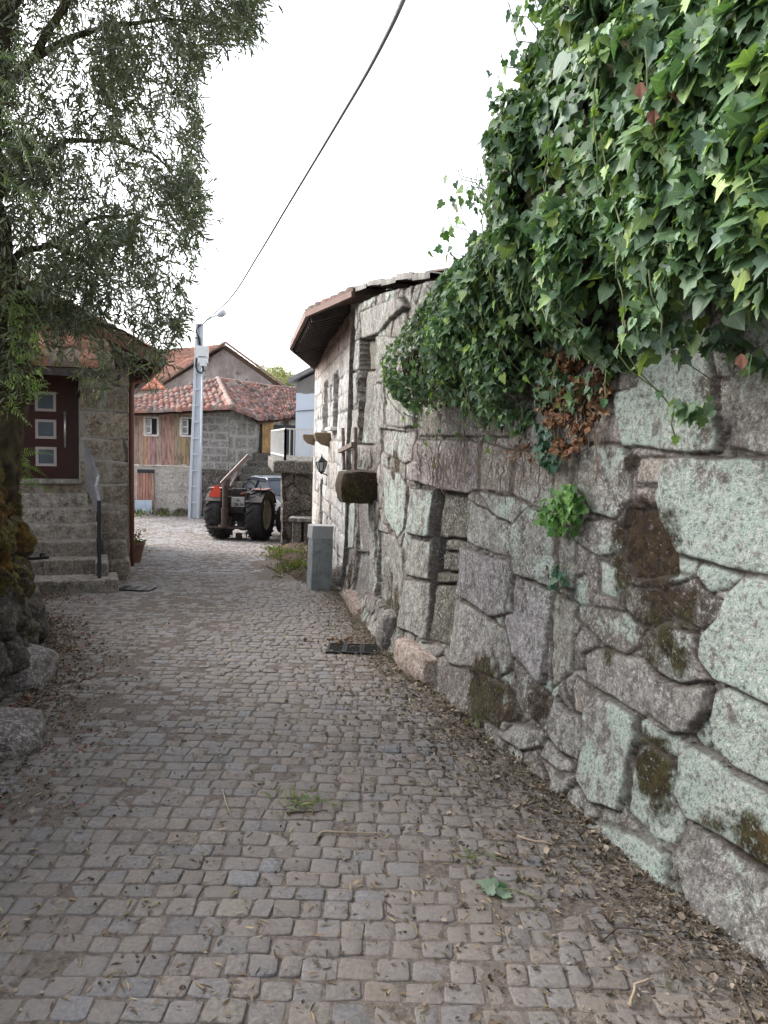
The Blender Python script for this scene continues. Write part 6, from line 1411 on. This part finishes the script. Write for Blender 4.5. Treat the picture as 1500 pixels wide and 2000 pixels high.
# ------------------------------------------------------------------ leaf litter and bits on the street
def street_z(y, x=None): return gza(y) + .002 + (gb(x, y) if x is not None else 0)
LITTER = [(.13, .10, .078), (.18, .145, .112), (.09, .07, .055), (.23, .185, .145), (.15, .13, .105), (.29, .24, .19), (.11, .10, .07)]
def scatter(name, X, Y, sz, kind='curl', lift=.006, pal_=LITTER, flat=.35, mat='dryleaf', label=None):
    n_ = len(X); P = np.stack([X, Y, street_z(Y, X) + lift * R.rand(n_)], 1); o = leaves(name, kind, P, rv(n_) * [1, 1, .18], rv(n_, flat) + [0, 0, 1], R.uniform(*sz, n_), pick(pal_, n_, v=.3), mat); tag(o, kind='stuff'); return o
N = 7500; y = 1.0 + 10 * R.rand(N) ** 1.6; rx = np.interp(y, rwy, rwx); d = np.minimum(R.exponential(.14, N) + .02 + (R.rand(N) < .12) * R.rand(N) * .6, 1.2) * np.interp(y, [1, 3.5, 6, 9], [1.0, 1.5, .8, .7])
scatter('leaf_litter', rx - d - .07, y, (.010, .028)); N = 14000; y = 1.0 + 9 * R.rand(N) ** 1.5; rx = np.interp(y, rwy, rwx); scatter('leaf_litter', rx - .07 - R.exponential(.15, N) * np.interp(y, [1, 3.5, 6, 9], [1.0, 1.6, .8, .7]), y, (.012, .035), kind='lance', lift=.012)
N = 800; y = 1.0 + 5 * R.rand(N); rx = np.interp(y, rwy, rwx); scatter('leaf_litter', rx - .07 - R.exponential(.18, N), y, (.022, .045), lift=.02)
N = 6000; y = 2.0 + 6.6 * R.rand(N); lx = np.interp(y, [p[1] for p in LWpts[:8]], [p[0] for p in LWpts[:8]]); scatter('leaf_litter', lx + .04 + R.exponential(.17, N), y, (.014, .035), pal_=LITTER + [(.24, .10, .07)])
N = 4500; y = 1.2 + 9 * R.rand(N) ** 1.3; scatter('leaf_litter', R.uniform(-2.4, 1.2, N), y, (.006, .020))
N = 6000; y = 1.2 + 8 * R.rand(N) ** 1.4; scatter('grass_clippings', R.uniform(-2.6, 1.3, N), y, (.018, .050), kind='lance', flat=.2, pal_=[(.24, .18, .11), (.16, .11, .07), (.30, .24, .15), (.10, .075, .05)])
# sticks and fresh sprigs, each its own thing
def stick(px, r, lab, col, name='stick'):
    P = [Vector(G(a, b)) for a, b in px]; P = [Vector((p.x, p.y, gz(p.y) + .008 + float(gb(p.x, p.y)))) for p in P]; P2 = []
    for a, b in zip(P[:-1], P[1:]):
        for t in (0, .25, .5, .75): P2.append(a.lerp(b, t) + Vector((rnd.uniform(-.003, .003), rnd.uniform(-.003, .003), rnd.uniform(0, .005))))
    P2.append(P[-1]); m = MB(); m.tube(P2, [r * (1 - .6 * i / len(P2)) for i in range(len(P2))], 5); o = m.build(name, col, None, smooth=True); tag(o, lab, name.replace('_', ' ')); return o
sw = simple('pale_stick', (.34, .27, .19), .85, var=.2); sdk = simple('dark_stick', (.07, .05, .04), .85, var=.3)
stick([(620, 1640), (628, 1630), (680, 1632), (750, 1634)], .006, 'pale bent dry stem lying across the middle of the street', sw)
stick([(560, 1592), (600, 1590), (640, 1588)], .006, 'short dark twig beside the green sprig', sdk)
stick([(1070, 1760), (1072, 1745), (1082, 1740)], .004, 'thin dark curved twig near the lower right', sdk)
stick([(1010, 1640), (1075, 1655), (1088, 1648)], .005, 'pale twig at the edge of the leaf drift', sw)
stick([(1155, 1630), (1180, 1632), (1205, 1632)], .007, 'thick pale stick in the leaf drift by the wall', sw)
stick([(1150, 1800), (1175, 1845), (1205, 1820), (1300, 1825)], .004, 'long thin forked brown twig in the lower right', sdk)
stick([(435, 1545), (440, 1570), (452, 1598)], .004, 'thin pale curved stem on the setts left of the green sprig', sw)
stick([(830, 1285), (880, 1292)], .008, 'pale stick lying on the doorstep of the walled-up doorway', sw)
stick([(1230, 1975), (1240, 1930), (1275, 1918)], .006, 'pale forked twig at the bottom right of the street', sw)
stick([(1440, 1935), (1465, 1990), (1480, 2030)], .006, 'brown twig at the very bottom right by the wall', sdk)
def sprig(px, py, n_, sz, pal_, lab, kind='lance', sp_=.05, ex=1.0):
    c = Vector(G(px, py)); r_ = empty('green_sprig', (c.x, c.y, gz(c.y))); tag(r_, lab, 'sprig'); P = np.array([(c.x, c.y, gz(c.y) + .012)] * n_) + rv(n_) * [sp_ * ex, sp_, .004]; P[:, 2] = np.maximum(P[:, 2], street_z(P[:, 1], P[:, 0]) + .006)
    leaves('leaves', kind, P, rv(n_) * [1, 1, .25] + [0, 0, .2], rv(n_, .4) + [0, 0, 1], R.uniform(sz * .5, sz, n_), pick(pal_, n_), 'softleaf', r_); m = MB(); m.tube([Vector((c.x - .05, c.y, gz(c.y) + .012)), Vector((c.x + .06, c.y + .01, gz(c.y) + .02)), Vector((c.x + .14, c.y - .02, gz(c.y - .02) + .012))], .0025, 5); m.build('stem', MAT['stem'], r_)
sprig(600, 1573, 70, .07, ((.10, .17, .05), (.16, .20, .07), (.24, .20, .09)), 'green sprig with yellowing blades lying in the middle of the street', ex=1.4)
sprig(965, 1748, 5, .075, ((.06, .13, .06), (.20, .28, .20)), 'dark green ivy leaves fallen on the setts in the lower right', 'ivy', .018)
sprig(920, 1680, 14, .05, ((.14, .20, .06),), 'light green sprig on the setts above the fallen ivy leaves', 'lance', .03)
sprig(665, 1258, 60, .05, ((.10, .05, .035), (.14, .08, .05)), 'brown leafy debris beside the drain grate by the old wall', 'curl', .10, 1.6)

N = 1500; y = R.uniform(10.2, 17.2, N); x = np.interp(y, [10, 16.2, 17.3], [-.75, -1.75, -1.8]) - R.rand(N) ** 1.3 * (.55 + .5 * vn(y * 2, 1, 3)); n0 = len(x)
Pz = np.stack([x, y, gza(y) + .10 * sstep(.95, .3, np.abs(x + .5 + .13 * (y - 10)) ) + .02 + .03 * R.rand(N)], 1); o = leaves('leaf_litter', 'curl', Pz, rv(N) * [1, 1, .2], rv(N, .4) + [0, 0, 1], R.uniform(.02, .06, N), pick(LITTER + [(.10, .12, .05), (.14, .15, .07)], N, v=.3), 'dryleaf'); tag(o, kind='stuff')
